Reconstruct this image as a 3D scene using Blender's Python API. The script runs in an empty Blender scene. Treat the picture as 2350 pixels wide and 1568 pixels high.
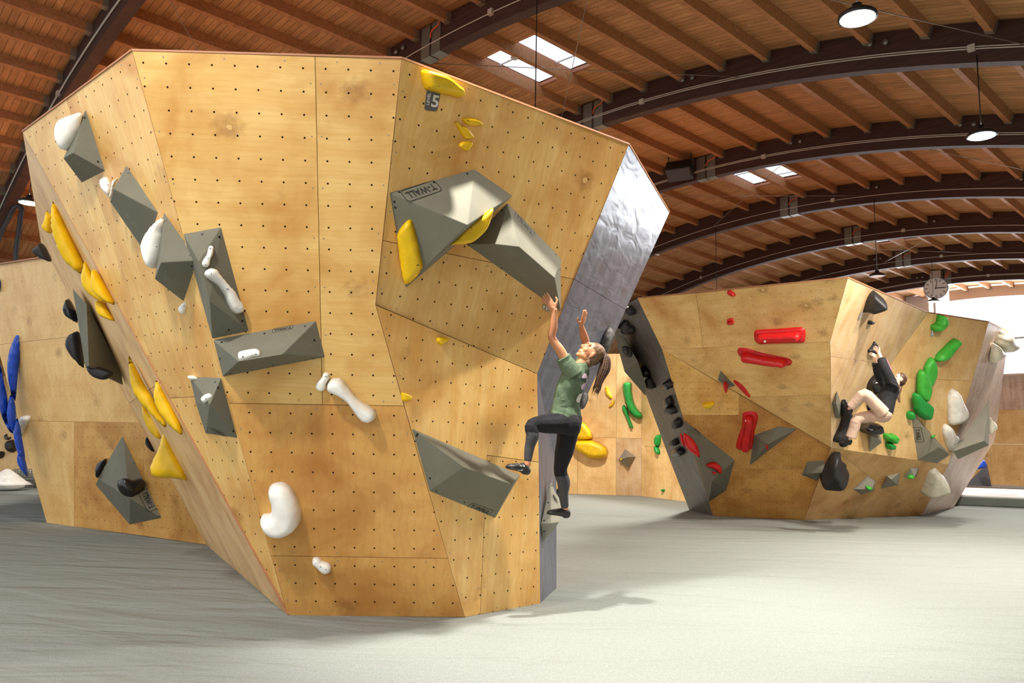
LAMPW = 1300
LPW = (1900, 2300, 1200)
LCOL = (1, .95, .87)
EXTRA = [(3.47, 4.5, 850, 6.4), (3.47, -9.5, 1150, 6.6), (-1, -4, 1250, 6.8), (-1, 3, 800, 6.6), (14, -2, 1100, 6), (15, -11.7, 1900, 6), (20, -13.5, 1500, 6), (22, -4.5, 1600, 6), (30, -9, 1400, 6), (6, -18, 1200, 6), (14, -22, 1200, 6)]
WORLD = 1.4
EXPO = 0.14
DAYW = 5500
SPOTW = 3000
import bpy, bmesh, math, random
import numpy as np
from mathutils import Vector, Matrix, noise as mnoise
from mathutils.bvhtree import BVHTree
from mathutils.geometry import delaunay_2d_cdt
random.seed(7)
C = bpy.context.scene.collection
# ---------------------------------------------------------------- camera
F = 1788.68
CM = np.array([[0.99981, 0.01926, 0.0], [-0.00249, 0.12948, 0.99158], [0.0191, -0.9914, 0.1295]])
CZ = 1.525
CAM = np.array([0, 0, CZ])
HW = 4.38            # height of the climbing walls
S = 0.17             # spacing of the bolt holes
cam = bpy.data.objects.new('camera', bpy.data.cameras.new('camera'))
C.objects.link(cam)
cam.data.sensor_width = 36.0
cam.data.lens = F / 2350 * 36.0
cam.data.clip_end = 300
R3 = Matrix([[CM[0][0], -CM[0][1], -CM[0][2]], [CM[1][0], -CM[1][1], -CM[1][2]], [CM[2][0], -CM[2][1], -CM[2][2]]])
cam.matrix_world = Matrix.Translation((0, 0, CZ)) @ R3.to_4x4()
bpy.context.scene.camera = cam

def ray(x, y):
    return CM @ np.array([(x - 1175) / F, (y - 784) / F, 1.0])
def norm(v):
    v = np.array(v, float); return v / np.linalg.norm(v)
class Plane:
    def __init__(s, p, n, o=None, u=None, v=None):
        s.p = np.array(p, float); s.n = norm(n)
        if (CAM - s.p) @ s.n < 0: s.n = -s.n
        if u is None:
            u = np.cross([0, 0, 1.0], s.n)
            u = norm(u) if np.linalg.norm(u) > 1e-4 else np.array([1.0, 0, 0])
            if u[0] < 0: u = -u
            v = norm(np.cross(s.n, u))
            if v[2] > 0: v = -v
        s.u = norm(u); s.v = norm(v); s.o = s.p if o is None else np.array(o, float)
    def hit(s, x, y, h=0.0):
        d = ray(x, y); q = s.p + s.n * h
        return CAM + d * (((q - CAM) @ s.n) / (d @ s.n))
    def uv(s, P):
        return np.array([(P - s.o) @ s.u, (P - s.o) @ s.v])
def pl3(a, b, c): return Plane(a, np.cross(np.array(b) - a, np.array(c) - a))
def flo(x, y, z=0.0):
    d = ray(x, y); return CAM + d * ((z - CZ) / d[2])
def top(x, y): return flo(x, y, HW)
def W(x, y, D):
    d = ray(x, y); return CAM + d * (D / d[1])
def facing(x, y, D, tilt=(0, 0, 0)):
    P = W(x, y, D); return Plane(P, norm(CAM - P) + np.array(tilt, float))

# ---------------------------------------------------------------- materials
def lin(c):
    c = c / 255.0
    return c / 12.92 if c <= 0.04045 else ((c + 0.055) / 1.055) ** 2.4
def rgb(*c): return tuple(lin(x) for x in c) + (1.0,)
class NT:
    def __init__(s, name):
        s.m = bpy.data.materials.new(name); s.m.use_nodes = True
        s.t = s.m.node_tree; s.b = s.t.nodes['Principled BSDF']
    def n(s, t, **k):
        n = s.t.nodes.new(t)
        for a, b in k.items():
            if a[0] == '_': n.inputs[a[1:]].default_value = b
            else: setattr(n, a, b)
        return n
    def l(s, a, b): s.t.links.new(a, b)
    def math(s, op, a, b=None, clamp=False):
        n = s.n('ShaderNodeMath', operation=op, use_clamp=clamp)
        for i, x in enumerate((a, b)):
            if x is None: continue
            if isinstance(x, (int, float)): n.inputs[i].default_value = x
            else: s.l(x, n.inputs[i])
        return n.outputs[0]
    def mix(s, f, a, b, mode='MIX'):
        n = s.n('ShaderNodeMix', data_type='RGBA', blend_type=mode)
        for i, x in ((0, f), (6, a), (7, b)):
            if isinstance(x, (int, float, tuple)): n.inputs[i].default_value = x
            else: s.l(x, n.inputs[i])
        return n.outputs[2]
    def ramp(s, f, *st):
        n = s.n('ShaderNodeValToRGB'); e = n.color_ramp.elements
        while len(e) < len(st): e.new(0.5)
        for i, (p, c) in enumerate(st):
            e[i].position = p; e[i].color = c if isinstance(c, tuple) else (c, c, c, 1)
        s.l(f, n.inputs[0]); return n.outputs[0]
    def noise(s, vec, scale, detail=3, rough=.5, dist=0.0):
        n = s.n('ShaderNodeTexNoise'); n.inputs['Scale'].default_value = scale
        n.inputs['Detail'].default_value = detail; n.inputs['Roughness'].default_value = rough
        n.inputs['Distortion'].default_value = dist
        if vec is not None: s.l(vec, n.inputs['Vector'])
        return n.outputs[0]
    def mapping(s, vec, scale=(1, 1, 1), loc=None):
        n = s.n('ShaderNodeMapping'); n.inputs['Scale'].default_value = scale
        s.l(vec, n.inputs['Vector'])
        if loc is not None: s.l(loc, n.inputs['Location'])
        return n.outputs[0]
    def bump(s, h, st, dist=.01, nrm=None):
        n = s.n('ShaderNodeBump'); n.inputs['Strength'].default_value = st; n.inputs['Distance'].default_value = dist
        s.l(h, n.inputs['Height'])
        if nrm is not None: s.l(nrm, n.inputs['Normal'])
        s.l(n.outputs[0], s.b.inputs['Normal']); return n.outputs[0]
    def set(s, **k):
        for a, b in k.items():
            i = s.b.inputs[{'rough': 'Roughness', 'metal': 'Metallic', 'spec': 'Specular IOR Level', 'coat': 'Coat Weight'}.get(a, a)]
            if isinstance(b, (int, float, tuple)): i.default_value = b
            else: s.l(b, i)
        return s

def m_plain(name, c, rough=.5, metal=0.0, spec=.5, bump=0, bs=60, coat=0):
    t = NT(name); t.set(rough=rough, metal=metal, spec=spec)
    t.b.inputs['Base Color'].default_value = rgb(*c)
    if coat: t.set(coat=coat)
    if bump:
        tc = t.n('ShaderNodeTexCoord'); nz = t.noise(tc.outputs['Object'], bs, 3)
        t.bump(nz, bump, .01)
        v = t.noise(tc.outputs['Object'], bs * .12, 2)
        t.l(t.mix(v, rgb(*[x * .9 for x in c]), rgb(*[min(255, x * 1.07) for x in c])), t.b.inputs['Base Color'])
    return t.m

def m_ply(name, base, dark, pale, grain=(1.0, 14.0), holes=True, var=.35, knots=.6, rough=.42, streak=0.0, streakc=(232, 214, 196), hr=.042):
    """varnished birch plywood; uv in units of the bolt-hole grid"""
    t = NT(name)
    uv = t.n('ShaderNodeUVMap').outputs[0]
    oi = t.n('ShaderNodeObjectInfo').outputs['Random']
    off = t.n('ShaderNodeCombineXYZ'); t.l(t.math('MULTIPLY', oi, 37.0), off.inputs[0]); t.l(t.math('MULTIPLY', oi, 91.0), off.inputs[1])
    g = t.mapping(uv, (grain[0] * .17, grain[1] * .17, 1), off.outputs[0])
    n1 = t.noise(g, 1.1, 6, .62, .8)
    g2 = t.mapping(uv, (.17, .17, 1), off.outputs[0])
    n2 = t.noise(g2, 1.5, 4, .6, .4)
    col = t.mix(t.ramp(n1, (.33, 0.0), (.7, 1.0)), rgb(*base), rgb(*pale))
    col = t.mix(t.math('MULTIPLY', t.ramp(n2, (.42, 0.0), (.72, 1.0)), .9), col, rgb(*dark))
    # cathedral grain lines
    wv = t.n('ShaderNodeTexWave', wave_type='BANDS', bands_direction='Y' if grain[1] > grain[0] else 'X')
    wv.inputs['Scale'].default_value = 5.0; wv.inputs['Distortion'].default_value = 9.0; wv.inputs['Detail'].default_value = 3
    wv.inputs['Detail Scale'].default_value = .7
    t.l(t.mapping(uv, (.17, .17, 1) if grain[1] < 4 else (.08, .25, 1), off.outputs[0]), wv.inputs['Vector'])
    col = t.mix(t.math('MULTIPLY', t.ramp(wv.outputs[0], (.0, 1.0), (.35, 0.0)), .13), col, rgb(*dark))
    # knots and flares
    if knots:
        vo = t.n('ShaderNodeTexVoronoi'); vo.inputs['Scale'].default_value = 1.0
        kk = t.mapping(uv, (.17 * 2.1, .17 * 2.6, 1), off.outputs[0]); t.l(kk, vo.inputs['Vector'])
        sep = t.n('ShaderNodeSeparateColor'); t.l(vo.outputs['Color'], sep.inputs[0])
        pick = t.math('GREATER_THAN', sep.outputs[0], 1 - .42 * knots)
        nk = t.noise(g2, 16, 3)
        dd = t.math('ADD', vo.outputs['Distance'], t.math('MULTIPLY', t.math('SUBTRACT', nk, .5), .45))
        sm = t.ramp(dd, (.05, 1.0), (.30, 0.0))
        col = t.mix(t.math('MULTIPLY', t.math('MULTIPLY', sm, pick), .5), col, rgb(128, 72, 26))
        plug = t.math('MULTIPLY', t.math('LESS_THAN', t.math('ADD', vo.outputs['Distance'], t.math('MULTIPLY', t.math('SUBTRACT', nk, .5), .12)), .06), t.math('GREATER_THAN', sep.outputs[1], .55))
        col = t.mix(t.math('MULTIPLY', plug, t.math('MULTIPLY', pick, .7)), col, rgb(*pale))
    if streak:
        st = t.noise(t.mapping(uv, (1.1, .12, 1), off.outputs[0]), 1.0, 5, .6, .3)
        col = t.mix(t.math('MULTIPLY', t.ramp(st, (.42, 0.0), (.68, 1.0)), streak), col, rgb(*streakc))
    hv = t.n('ShaderNodeHueSaturation'); hv.inputs['Saturation'].default_value = 1.0
    t.l(t.math('ADD', t.math('MULTIPLY', t.math('SUBTRACT', oi, .5), var * .5), 1.0), hv.inputs['Value'])
    t.l(col, hv.inputs['Color']); col = hv.outputs[0]
    if holes:
        sp = t.n('ShaderNodeSeparateXYZ'); t.l(uv, sp.inputs[0])
        def cell(o): return t.math('SUBTRACT', t.math('FRACT', t.math('ADD', o, 100.5)), .5)
        cx, cy = cell(sp.outputs[0]), cell(sp.outputs[1])
        d = t.math('SQRT', t.math('ADD', t.math('MULTIPLY', cx, cx), t.math('MULTIPLY', cy, cy)))
        hole = t.math('LESS_THAN', d, hr)
        ring = t.math('LESS_THAN', d, hr * 1.45)
        col = t.mix(t.math('MULTIPLY', ring, .35), col, rgb(*[x * .6 for x in dark]))
        col = t.mix(hole, col, rgb(30, 22, 14))
        t.set(rough=t.math('ADD', t.math('MULTIPLY', hole, .4), rough), spec=t.math('SUBTRACT', .5, t.math('MULTIPLY', hole, .5)))
    else:
        t.set(rough=rough)
    t.l(col, t.b.inputs['Base Color'])
    t.bump(n1, .06, .004)
    return t.m

PLY = m_ply('birch_plywood', (230, 180, 100), (200, 138, 60), (240, 200, 124), grain=(1.0, 9.0))
PLYV = m_ply('birch_plywood_upright', (230, 178, 98), (200, 138, 60), (242, 202, 128), grain=(9.0, 1.0))
PLYP = m_ply('pale_plywood', (216, 176, 120), (190, 142, 86), (230, 200, 152), grain=(9.0, 1.0), streak=.35, hr=.030)
PLYG = m_ply('worn_plywood', (238, 190, 126), (190, 134, 78), (246, 208, 150), grain=(16.0, .6), holes=False, streak=.4, streakc=(222, 184, 138), knots=.25)
PLYD = m_ply('knotty_plywood', (232, 186, 112), (200, 142, 72), (242, 204, 136), grain=(2.0, 6.0), knots=1.7, hr=.032)
PLYO = m_ply('orange_plywood', (208, 150, 76), (172, 110, 44), (220, 170, 94), grain=(3.0, 3.0), knots=.8)
PLYR = m_ply('rear_plywood', (224, 178, 106), (204, 148, 76), (234, 194, 126), grain=(8.0, 1.5), knots=.9, hr=.030)
PLYN = m_ply('tan_plywood', (220, 172, 106), (190, 134, 70), (230, 186, 124), grain=(6.0, 2.0), knots=.5, hr=.030)
PLYF = m_ply('far_plywood', (230, 188, 122), (208, 158, 92), (240, 206, 148), grain=(9.0, 1.0), knots=.4, hr=.030)
PLYW = m_ply('whitish_plywood', (206, 176, 150), (172, 134, 104), (228, 208, 192), grain=(12.0, 1.0), streak=.75, streakc=(228, 210, 200), knots=.2)
EDGE = m_plain('plywood_edge', (168, 112, 72), .6, bump=.2, bs=90)

def m_painted(name, c, rough=.3, wavy=.25, holes=True, stains=None, grain=True):
    t = NT(name); uv = t.n('ShaderNodeUVMap').outputs[0]
    n = t.noise(t.mapping(uv, (.9, .18, 1)), 1.2, 4, .6, .3)
    n2 = t.noise(t.mapping(uv, (.5, .4, 1)), 1.0, 3)
    col = t.mix(t.ramp(n, (.35, 0.0), (.7, 1.0)), rgb(*[x * .88 for x in c]), rgb(*[min(255, x * 1.12) for x in c]))
    if stains:
        st = t.noise(t.mapping(uv, (.22, .30, 1)), 1.6, 4, .65)
        col = t.mix(t.math('MULTIPLY', t.ramp(st, (.55, 0.0), (.72, 1.0)), .55), col, rgb(*stains))
    if holes:
        sp = t.n('ShaderNodeSeparateXYZ'); t.l(uv, sp.inputs[0])
        def cell(o): return t.math('SUBTRACT', t.math('FRACT', t.math('ADD', o, 100.5)), .5)
        cx, cy = cell(sp.outputs[0]), cell(sp.outputs[1])
        d = t.math('SQRT', t.math('ADD', t.math('MULTIPLY', cx, cx), t.math('MULTIPLY', cy, cy)))
        col = t.mix(t.math('LESS_THAN', d, .045), col, rgb(22, 20, 20))
    t.l(col, t.b.inputs['Base Color'])
    w = t.noise(t.mapping(uv, (.26, .7, 1)), 1.3, 2, .5, .7)
    t.set(rough=rough, spec=.5)
    t.bump(w, wavy, .05)
    return t.m
GREYB = m_painted('slate_blue_paint', (94, 95, 106),  .33, .30, stains=(76, 60, 66))
GREYB.node_tree.nodes['Principled BSDF'].inputs['Specular IOR Level'].default_value = .3
GREYQ = m_painted('dark_grey_paint', (98, 92, 86), .42, .15, holes=False, stains=(128, 108, 88))

def m_vol(name, c):
    t = NT(name); tc = t.n('ShaderNodeTexCoord').outputs['Object']
    n = t.noise(tc, 220, 2); n2 = t.noise(tc, 5, 3)
    col = t.mix(n2, rgb(*[x * .93 for x in c]), rgb(*[min(255, x * 1.06) for x in c]))
    ch = t.noise(tc, 9, 5, .7); col = t.mix(t.math('MULTIPLY', t.ramp(ch, (.62, 0.0), (.80, 1.0)), .18), col, rgb(200, 196, 184))
    t.l(col, t.b.inputs['Base Color']); t.set(rough=.85, spec=.3); t.bump(n, .35, .003)
    return t.m
VOL = m_vol('grey_grit_paint', (116, 113, 98))
VOLW = m_vol('pale_grey_grit_paint', (146, 142, 128))
def m_hold(name, c, rough=.45, spec=.45):
    t = NT(name); tc = t.n('ShaderNodeTexCoord').outputs['Object']
    n = t.noise(tc, 260, 2); v = t.noise(tc, 8, 3)
    col = t.mix(t.ramp(v, (.3, 0.0), (.75, 1.0)), rgb(*[x * .93 for x in c]), rgb(*[min(255, x * 1.04 + 3) for x in c]))
    t.l(col, t.b.inputs['Base Color']); t.set(rough=rough, spec=spec); t.bump(n, .12, .002)
    return t.m
YEL = m_hold('yellow_resin', (236, 190, 12), .38)
WHI = m_hold('white_resin', (246, 240, 230), .42)
CRE = m_hold('cream_resin', (244, 236, 212), .4)
BLK = m_hold('black_resin', (40, 36, 36), .5)
BLG = m_hold('glossy_black_resin', (30, 28, 30), .14, .6)
RED = m_hold('red_resin', (206, 22, 24), .4)
GRN = m_hold('green_resin', (34, 158, 62), .42)
GRL = m_hold('light_green_resin', (70, 184, 62), .45)
BLU = m_hold('blue_resin', (16, 66, 176), .35)
def m_chalk(name, c):
    t = NT(name); tc = t.n('ShaderNodeTexCoord').outputs['Object']
    v = t.noise(tc, 5, 5, .7); col = t.mix(t.ramp(v, (.5, 0.0), (.72, .8)), rgb(*c), rgb(150, 146, 142))
    t.l(col, t.b.inputs['Base Color']); t.set(rough=.55); return t.m
CHK = m_chalk('chalked_black_resin', (44, 40, 40))
STEEL = m_plain('galvanised_steel', (140, 140, 132), .45, .6, bump=.1, bs=30)
ALU = m_plain('white_conduit', (196, 188, 174), .4)
BEAM = None
def m_wood(name, c1, c2, axis_scale, rough=.6, planks=None, uvm=False):
    t = NT(name)
    src = t.n('ShaderNodeUVMap').outputs[0] if uvm else t.n('ShaderNodeTexCoord').outputs['Object']
    oi = t.n('ShaderNodeObjectInfo').outputs['Random']
    off = t.n('ShaderNodeCombineXYZ'); t.l(t.math('MULTIPLY', oi, 53.0), off.inputs[0]); t.l(t.math('MULTIPLY', oi, 31.0), off.inputs[1])
    n = t.noise(t.mapping(src, axis_scale, off.outputs[0]), 2.0, 5, .6, .5)
    col = t.mix(t.ramp(n, (.3, 0.0), (.72, 1.0)), rgb(*c1), rgb(*c2))
    if planks:
        sp = t.n('ShaderNodeSeparateXYZ'); t.l(src, sp.inputs[0])
        v = t.math('MULTIPLY', sp.outputs[0], 1 / planks)
        fr = t.math('FRACT', t.math('ADD', v, 500.0)); fl = t.math('FLOOR', t.math('ADD', v, 500.0))
        wn = t.n('ShaderNodeTexWhiteNoise', noise_dimensions='2D')
        cb = t.n('ShaderNodeCombineXYZ'); t.l(fl, cb.inputs[0])
        t.l(t.math('FLOOR', t.math('ADD', t.math('MULTIPLY', sp.outputs[1], .28), t.math('MULTIPLY', fl, .37))), cb.inputs[1]); t.l(cb.outputs[0], wn.inputs[0])
        col = t.mix(t.math('MULTIPLY', wn.outputs[0], .45), col, rgb(*[x * .72 for x in c1]))
        gap = t.math('LESS_THAN', fr, .07)
        col = t.mix(t.math('MULTIPLY', gap, .85), col, rgb(38, 22, 12))
        t.bump(t.math('SUBTRACT', 1.0, gap), .4, .006)
        kn = t.n('ShaderNodeTexVoronoi'); kn.inputs['Scale'].default_value = 3.2; t.l(src, kn.inputs['Vector'])
        col = t.mix(t.math('MULTIPLY', t.math('LESS_THAN', kn.outputs['Distance'], .07), .6), col, rgb(60, 34, 18))
    t.l(col, t.b.inputs['Base Color']); t.set(rough=rough, spec=.3)
    return t.m
DECK = m_wood('roof_boards', (172, 124, 80), (204, 158, 110), (5, 1.2, 1), planks=.125, uvm=True)
PURL = m_wood('purlin_timber', (152, 104, 68), (184, 134, 92), (8, .8, 8), .6)
BEAM = m_wood('dark_glulam', (62, 42, 36), (82, 58, 50), (1, 1, 10), .65)

def m_floor():
    t = NT('grey_mat_carpet'); tc = t.n('ShaderNodeTexCoord').outputs['Object']
    n = t.noise(tc, 95, 4, .7); n2 = t.noise(t.mapping(tc, (.35, 1.1, 1)), 1.4, 3)
    n3 = t.noise(tc, 28, 4, .65)
    col = t.mix(t.ramp(n, (.3, 0.0), (.7, 1.0)), rgb(110, 114, 110), rgb(158, 162, 156))
    col = t.mix(t.math('MULTIPLY', t.ramp(n3, (.35, 1.0), (.6, 0.0)), .3), col, rgb(112, 112, 104))
    col = t.mix(t.math('MULTIPLY', n2, .25), col, rgb(150, 150, 142))
    sp = t.noise(tc, 60, 2); col = t.mix(t.math('MULTIPLY', t.ramp(sp, (.70, 0.0), (.78, 1.0)), .5), col, rgb(96, 96, 90))
    t.l(col, t.b.inputs['Base Color']); t.set(rough=.95, spec=.15)
    b1 = t.bump(n, .5, .004)
    # soft creases in the stretched cover
    w = t.noise(t.mapping(tc, (.28, 1.25, 1)), 1.0, 3, .55, 1.2)
    mp2 = t.n('ShaderNodeMapping'); mp2.inputs['Rotation'].default_value = (0, 0, .35); t.l(tc, mp2.inputs['Vector'])
    w2 = t.noise(t.mapping(mp2.outputs[0], (.7, 4.2, 1)), 1.0, 2, .5, .8)
    h = t.math('ADD', w, t.math('MULTIPLY', w2, .3))
    t.bump(h, .8, .16, b1)
    return t.m
CARPET = m_floor()

# ---------------------------------------------------------------- object helpers
def link(name, me, mat=None, parent=None):
    o = bpy.data.objects.new(name, me); C.objects.link(o)
    if mat is not None and me is not None and not me.materials: me.materials.append(mat)
    if parent is not None: o.parent = parent
    return o
def tag(o, label=None, cat=None, group=None, kind=None):
    if label: o['label'] = label
    if cat: o['category'] = cat
    if group: o['group'] = group
    if kind: o['kind'] = kind
    return o
def thing(name, label, cat, loc=(0, 0, 0), group=None):
    o = bpy.data.objects.new(name, None); C.objects.link(o); o.empty_display_size = .1
    o.location = tuple(loc); return tag(o, label, cat, group)
def shift(pts, parent):
    if parent is None: return [Vector(p) for p in pts]
    L = parent.matrix_basis.translation
    return [Vector(p) - L for p in pts]
def mesh_from(name, verts, faces, smooth=False):
    me = bpy.data.meshes.new(name); me.from_pydata([tuple(v) for v in verts], [], faces); me.update()
    if smooth:
        for p in me.polygons: p.use_smooth = True
    return me
def obj(name, verts, faces, mat, parent=None, smooth=False):
    return link(name, mesh_from(name, shift(verts, parent), faces, smooth), mat, parent)
def orient(me):
    bm = bmesh.new(); bm.from_mesh(me); bmesh.ops.recalc_face_normals(bm, faces=bm.faces); bm.to_mesh(me); bm.free()
def box_vf(c, a, b, d):
    """box around c with half-axis vectors a, b, d"""
    c, a, b, d = (np.array(x, float) for x in (c, a, b, d))
    v = [c + i * a + j * b + k * d for i in (-1, 1) for j in (-1, 1) for k in (-1, 1)]
    f = [(0, 1, 3, 2), (4, 6, 7, 5), (0, 4, 5, 1), (2, 3, 7, 6), (0, 2, 6, 4), (1, 5, 7, 3)]
    return v, f
def box(name, c, a, b, d, mat, parent=None, bev=0):
    v, f = box_vf(c, a, b, d); o = obj(name, v, f, mat, parent); orient(o.data)
    if bev:
        m = o.modifiers.new('b', 'BEVEL'); m.width = bev; m.segments = 2
    return o
def frame_of(d):
    d = norm(d); a = np.cross(d, [0, 0, 1.0])
    if np.linalg.norm(a) < 1e-3: a = np.array([1.0, 0, 0])
    a = norm(a); return a, np.cross(d, a)
def tube_vf(pts, rs, seg=10, flat=1.0, caps=True):
    pts = [np.array(p, float) for p in pts]; n = len(pts)
    if isinstance(rs, (int, float)): rs = [rs] * n
    V, Fc = [], []; a = None
    for i, p in enumerate(pts):
        d = norm(pts[min(i + 1, n - 1)] - pts[max(i - 1, 0)])
        if a is None: a, b = frame_of(d)
        else:
            a = norm(a - d * (a @ d)); b = np.cross(d, a)
        for k in range(seg):
            t = 2 * math.pi * k / seg
            V.append(p + rs[i] * (a * math.cos(t) + b * math.sin(t) * flat))
    for i in range(n - 1):
        for k in range(seg):
            k2 = (k + 1) % seg
            Fc.append((i * seg + k, i * seg + k2, (i + 1) * seg + k2, (i + 1) * seg + k))
    if caps:
        Fc.append(tuple(range(seg))[::-1]); Fc.append(tuple((n - 1) * seg + k for k in range(seg)))
    return V, Fc
def tube(name, pts, rs, mat, parent=None, seg=10, flat=1.0):
    v, f = tube_vf(pts, rs, seg, flat); o = obj(name, v, f, mat, parent, True); orient(o.data); return o
def join_vf(parts):
    V, Fc = [], []
    for v, f in parts:
        k = len(V); V += list(v); Fc += [tuple(i + k for i in q) for q in f]
    return V, Fc
def crom(P, n=4, closed=True):
    P = [np.array(p, float) for p in P]; m = len(P); out = []
    for i in range(m if closed else m - 1):
        p0, p1, p2, p3 = (P[(i + j) % m] if closed else P[min(max(i + j, 0), m - 1)] for j in (-1, 0, 1, 2))
        for k in range(n):
            t = k / n
            out.append(.5 * ((2 * p1) + (-p0 + p2) * t + (2 * p0 - 5 * p1 + 4 * p2 - p3) * t * t + (-p0 + 3 * p1 - 3 * p2 + p3) * t ** 3))
    if not closed: out.append(P[-1])
    return out

# ---------------------------------------------------------------- panels
SCREW = m_plain('screw_head', (150, 144, 132), .4, .5)
def panel(parent, plane, pts, mat, th=.03, name='plywood_panel', pts3=None, screws=True, gap=.0022):
    P3 = [np.array(p, float) for p in pts3] if pts3 is not None else [plane.hit(*p) for p in pts]
    c = sum(P3) / len(P3); U = [plane.uv(p) for p in P3]; n = len(U)
    # inset by the gap
    area = sum(U[i][0] * U[(i + 1) % n][1] - U[(i + 1) % n][0] * U[i][1] for i in range(n)) / 2
    sg = 1 if area > 0 else -1; I = []
    for i in range(n):
        e1 = U[i] - U[i - 1]; e2 = U[(i + 1) % n] - U[i]
        n1 = np.array([-e1[1], e1[0]]) / (np.linalg.norm(e1) + 1e-9) * sg; n2 = np.array([-e2[1], e2[0]]) / (np.linalg.norm(e2) + 1e-9) * sg
        b = n1 + n2; b = b / max(.3, (b @ b) / 2) 
        I.append(U[i] + b * gap)
    def at(u, h): return plane.o + plane.u * u[0] + plane.v * u[1] + plane.n * ((P3[0] - plane.o) @ plane.n + h)
    V = [at(u, 0) for u in I] + [at(u, -th) for u in I]
    Fc = [tuple(range(n)), tuple(range(2 * n - 1, n - 1, -1))] + [(i, (i + 1) % n, n + (i + 1) % n, n + i) for i in range(n)]
    UVs = list(I) + list(I); mi = [0] * len(Fc)
    for i in range(n): mi[2 + i] = 1
    if screws:
        for i in range(n):
            a, b = I[i], I[(i + 1) % n]; L = np.linalg.norm(b - a)
            if L < .35: continue
            e = (b - a) / L; nn = np.array([-e[1], e[0]]) * sg; k = max(2, int(L / .36))
            for j in range(k):
                q = a + e * (L * (j + .5) / k) + nn * .035; s0 = len(V)
                for t in range(6):
                    w = q + .0065 * np.array([math.cos(t * 1.047), math.sin(t * 1.047)]); V.append(at(w, .0012)); UVs.append(w)
                Fc.append(tuple(range(s0, s0 + 6))); mi.append(2)
    me = mesh_from(name, shift(V, parent), Fc)
    for m_ in (mat, EDGE, SCREW): me.materials.append(m_)
    for p, k in zip(me.polygons, mi): p.material_index = k
    uvl = me.uv_layers.new(name='UVMap')
    for lp in me.loops: uvl.data[lp.index].uv = (UVs[lp.vertex_index][0] / S, UVs[lp.vertex_index][1] / S)
    orient(me)
    o = link(name, me, None, parent); return o

def text_vf(s, size, font_ext=.0):
    cu = bpy.data.curves.new('t', 'FONT'); cu.body = s; cu.size = size; cu.resolution_u = 2; cu.extrude = font_ext
    cu.offset = size * .022
    o = bpy.data.objects.new('t', cu); C.objects.link(o)
    bpy.context.view_layer.update()
    me = bpy.data.meshes.new_from_object(o.evaluated_get(bpy.context.evaluated_depsgraph_get()))
    v = [np.array(x.co) for x in me.vertices]; f = [tuple(p.vertices) for p in me.polygons]
    bpy.data.objects.remove(o); bpy.data.meshes.remove(me); bpy.data.curves.remove(cu)
    return v, f
def put_text(name, s, origin, xd, yd, width, mat, parent=None, lift=.003, frame=False, height=None):
    v, f = text_vf(s, 1.0); x0 = min(a[0] for a in v); x1 = max(a[0] for a in v); y0 = min(a[1] for a in v); y1 = max(a[1] for a in v)
    k = width / (x1 - x0); ky = k if height is None else height / (y1 - y0)
    xd = norm(xd); yd = norm(yd); nn = np.cross(xd, yd); 
    if nn @ (CAM - origin) < 0: nn = -nn
    P = lambda x, y, l=lift: np.array(origin) + xd * x + yd * y + nn * l
    V = [P((a[0] - x0) * k, (a[1] - y0) * ky) for a in v]; Fs = list(f)
    if frame:
        h = (y1 - y0) * ky; m = h * .35; t = h * .09; X0, X1, Y0, Y1 = -m, width + m, -m, h + m; r = h * .35
        def rr(o):
            out = []
            for cx, cy, a0 in ((X1 - r, Y1 - r, 0), (X0 + r, Y1 - r, 90), (X0 + r, Y0 + r, 180), (X1 - r, Y0 + r, 270)):
                for a in (0, 30, 60, 90):
                    w = math.radians(a0 + a); out.append((cx + (r + o) * math.cos(w), cy + (r + o) * math.sin(w)))
            return out
        A, B = rr(0), rr(t); k0 = len(V); n = len(A)
        V += [P(*a) for a in A] + [P(*b) for b in B]
        Fs += [(k0 + i, k0 + (i + 1) % n, k0 + n + (i + 1) % n, k0 + n + i) for i in range(n)]
    return obj(name, V, Fs, mat, parent)
INK = m_plain('black_print', (34, 34, 30), .7)

# ---------------------------------------------------------------- volumes and holds
def hull(name, pts, mat, parent=None, bev=.006):
    bm = bmesh.new(); V = shift(pts, parent)
    for v in V: bm.verts.new(v)
    r = bmesh.ops.convex_hull(bm, input=bm.verts)
    bad = [e for e in r['geom_interior'] if isinstance(e, bmesh.types.BMVert)]
    bmesh.ops.delete(bm, geom=bad, context='VERTS')
    bmesh.ops.dissolve_limit(bm, angle_limit=math.radians(2), verts=bm.verts, edges=bm.edges)
    bmesh.ops.recalc_face_normals(bm, faces=bm.faces)
    me = bpy.data.meshes.new(name); bm.to_mesh(me); bm.free()
    o = link(name, me, mat, parent)
    if bev:
        m = o.modifiers.new('b', 'BEVEL'); m.width = bev; m.segments = 2; m.limit_method = 'ANGLE'
    return o
def bvh_of(o):
    M = o.matrix_basis.copy()
    if o.parent: M = o.parent.matrix_basis @ M
    vs = [M @ v.co for v in o.data.vertices]; return BVHTree.FromPolygons(vs, [tuple(p.vertices) for p in o.data.polygons])
def cast(o, x, y):
    hit = bvh_of(o).ray_cast(Vector(CAM), Vector(ray(x, y)).normalized())
    if hit[0] is None: return None
    return Plane(np.array(hit[0]), np.array(hit[1]))
GRP = {}
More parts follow.
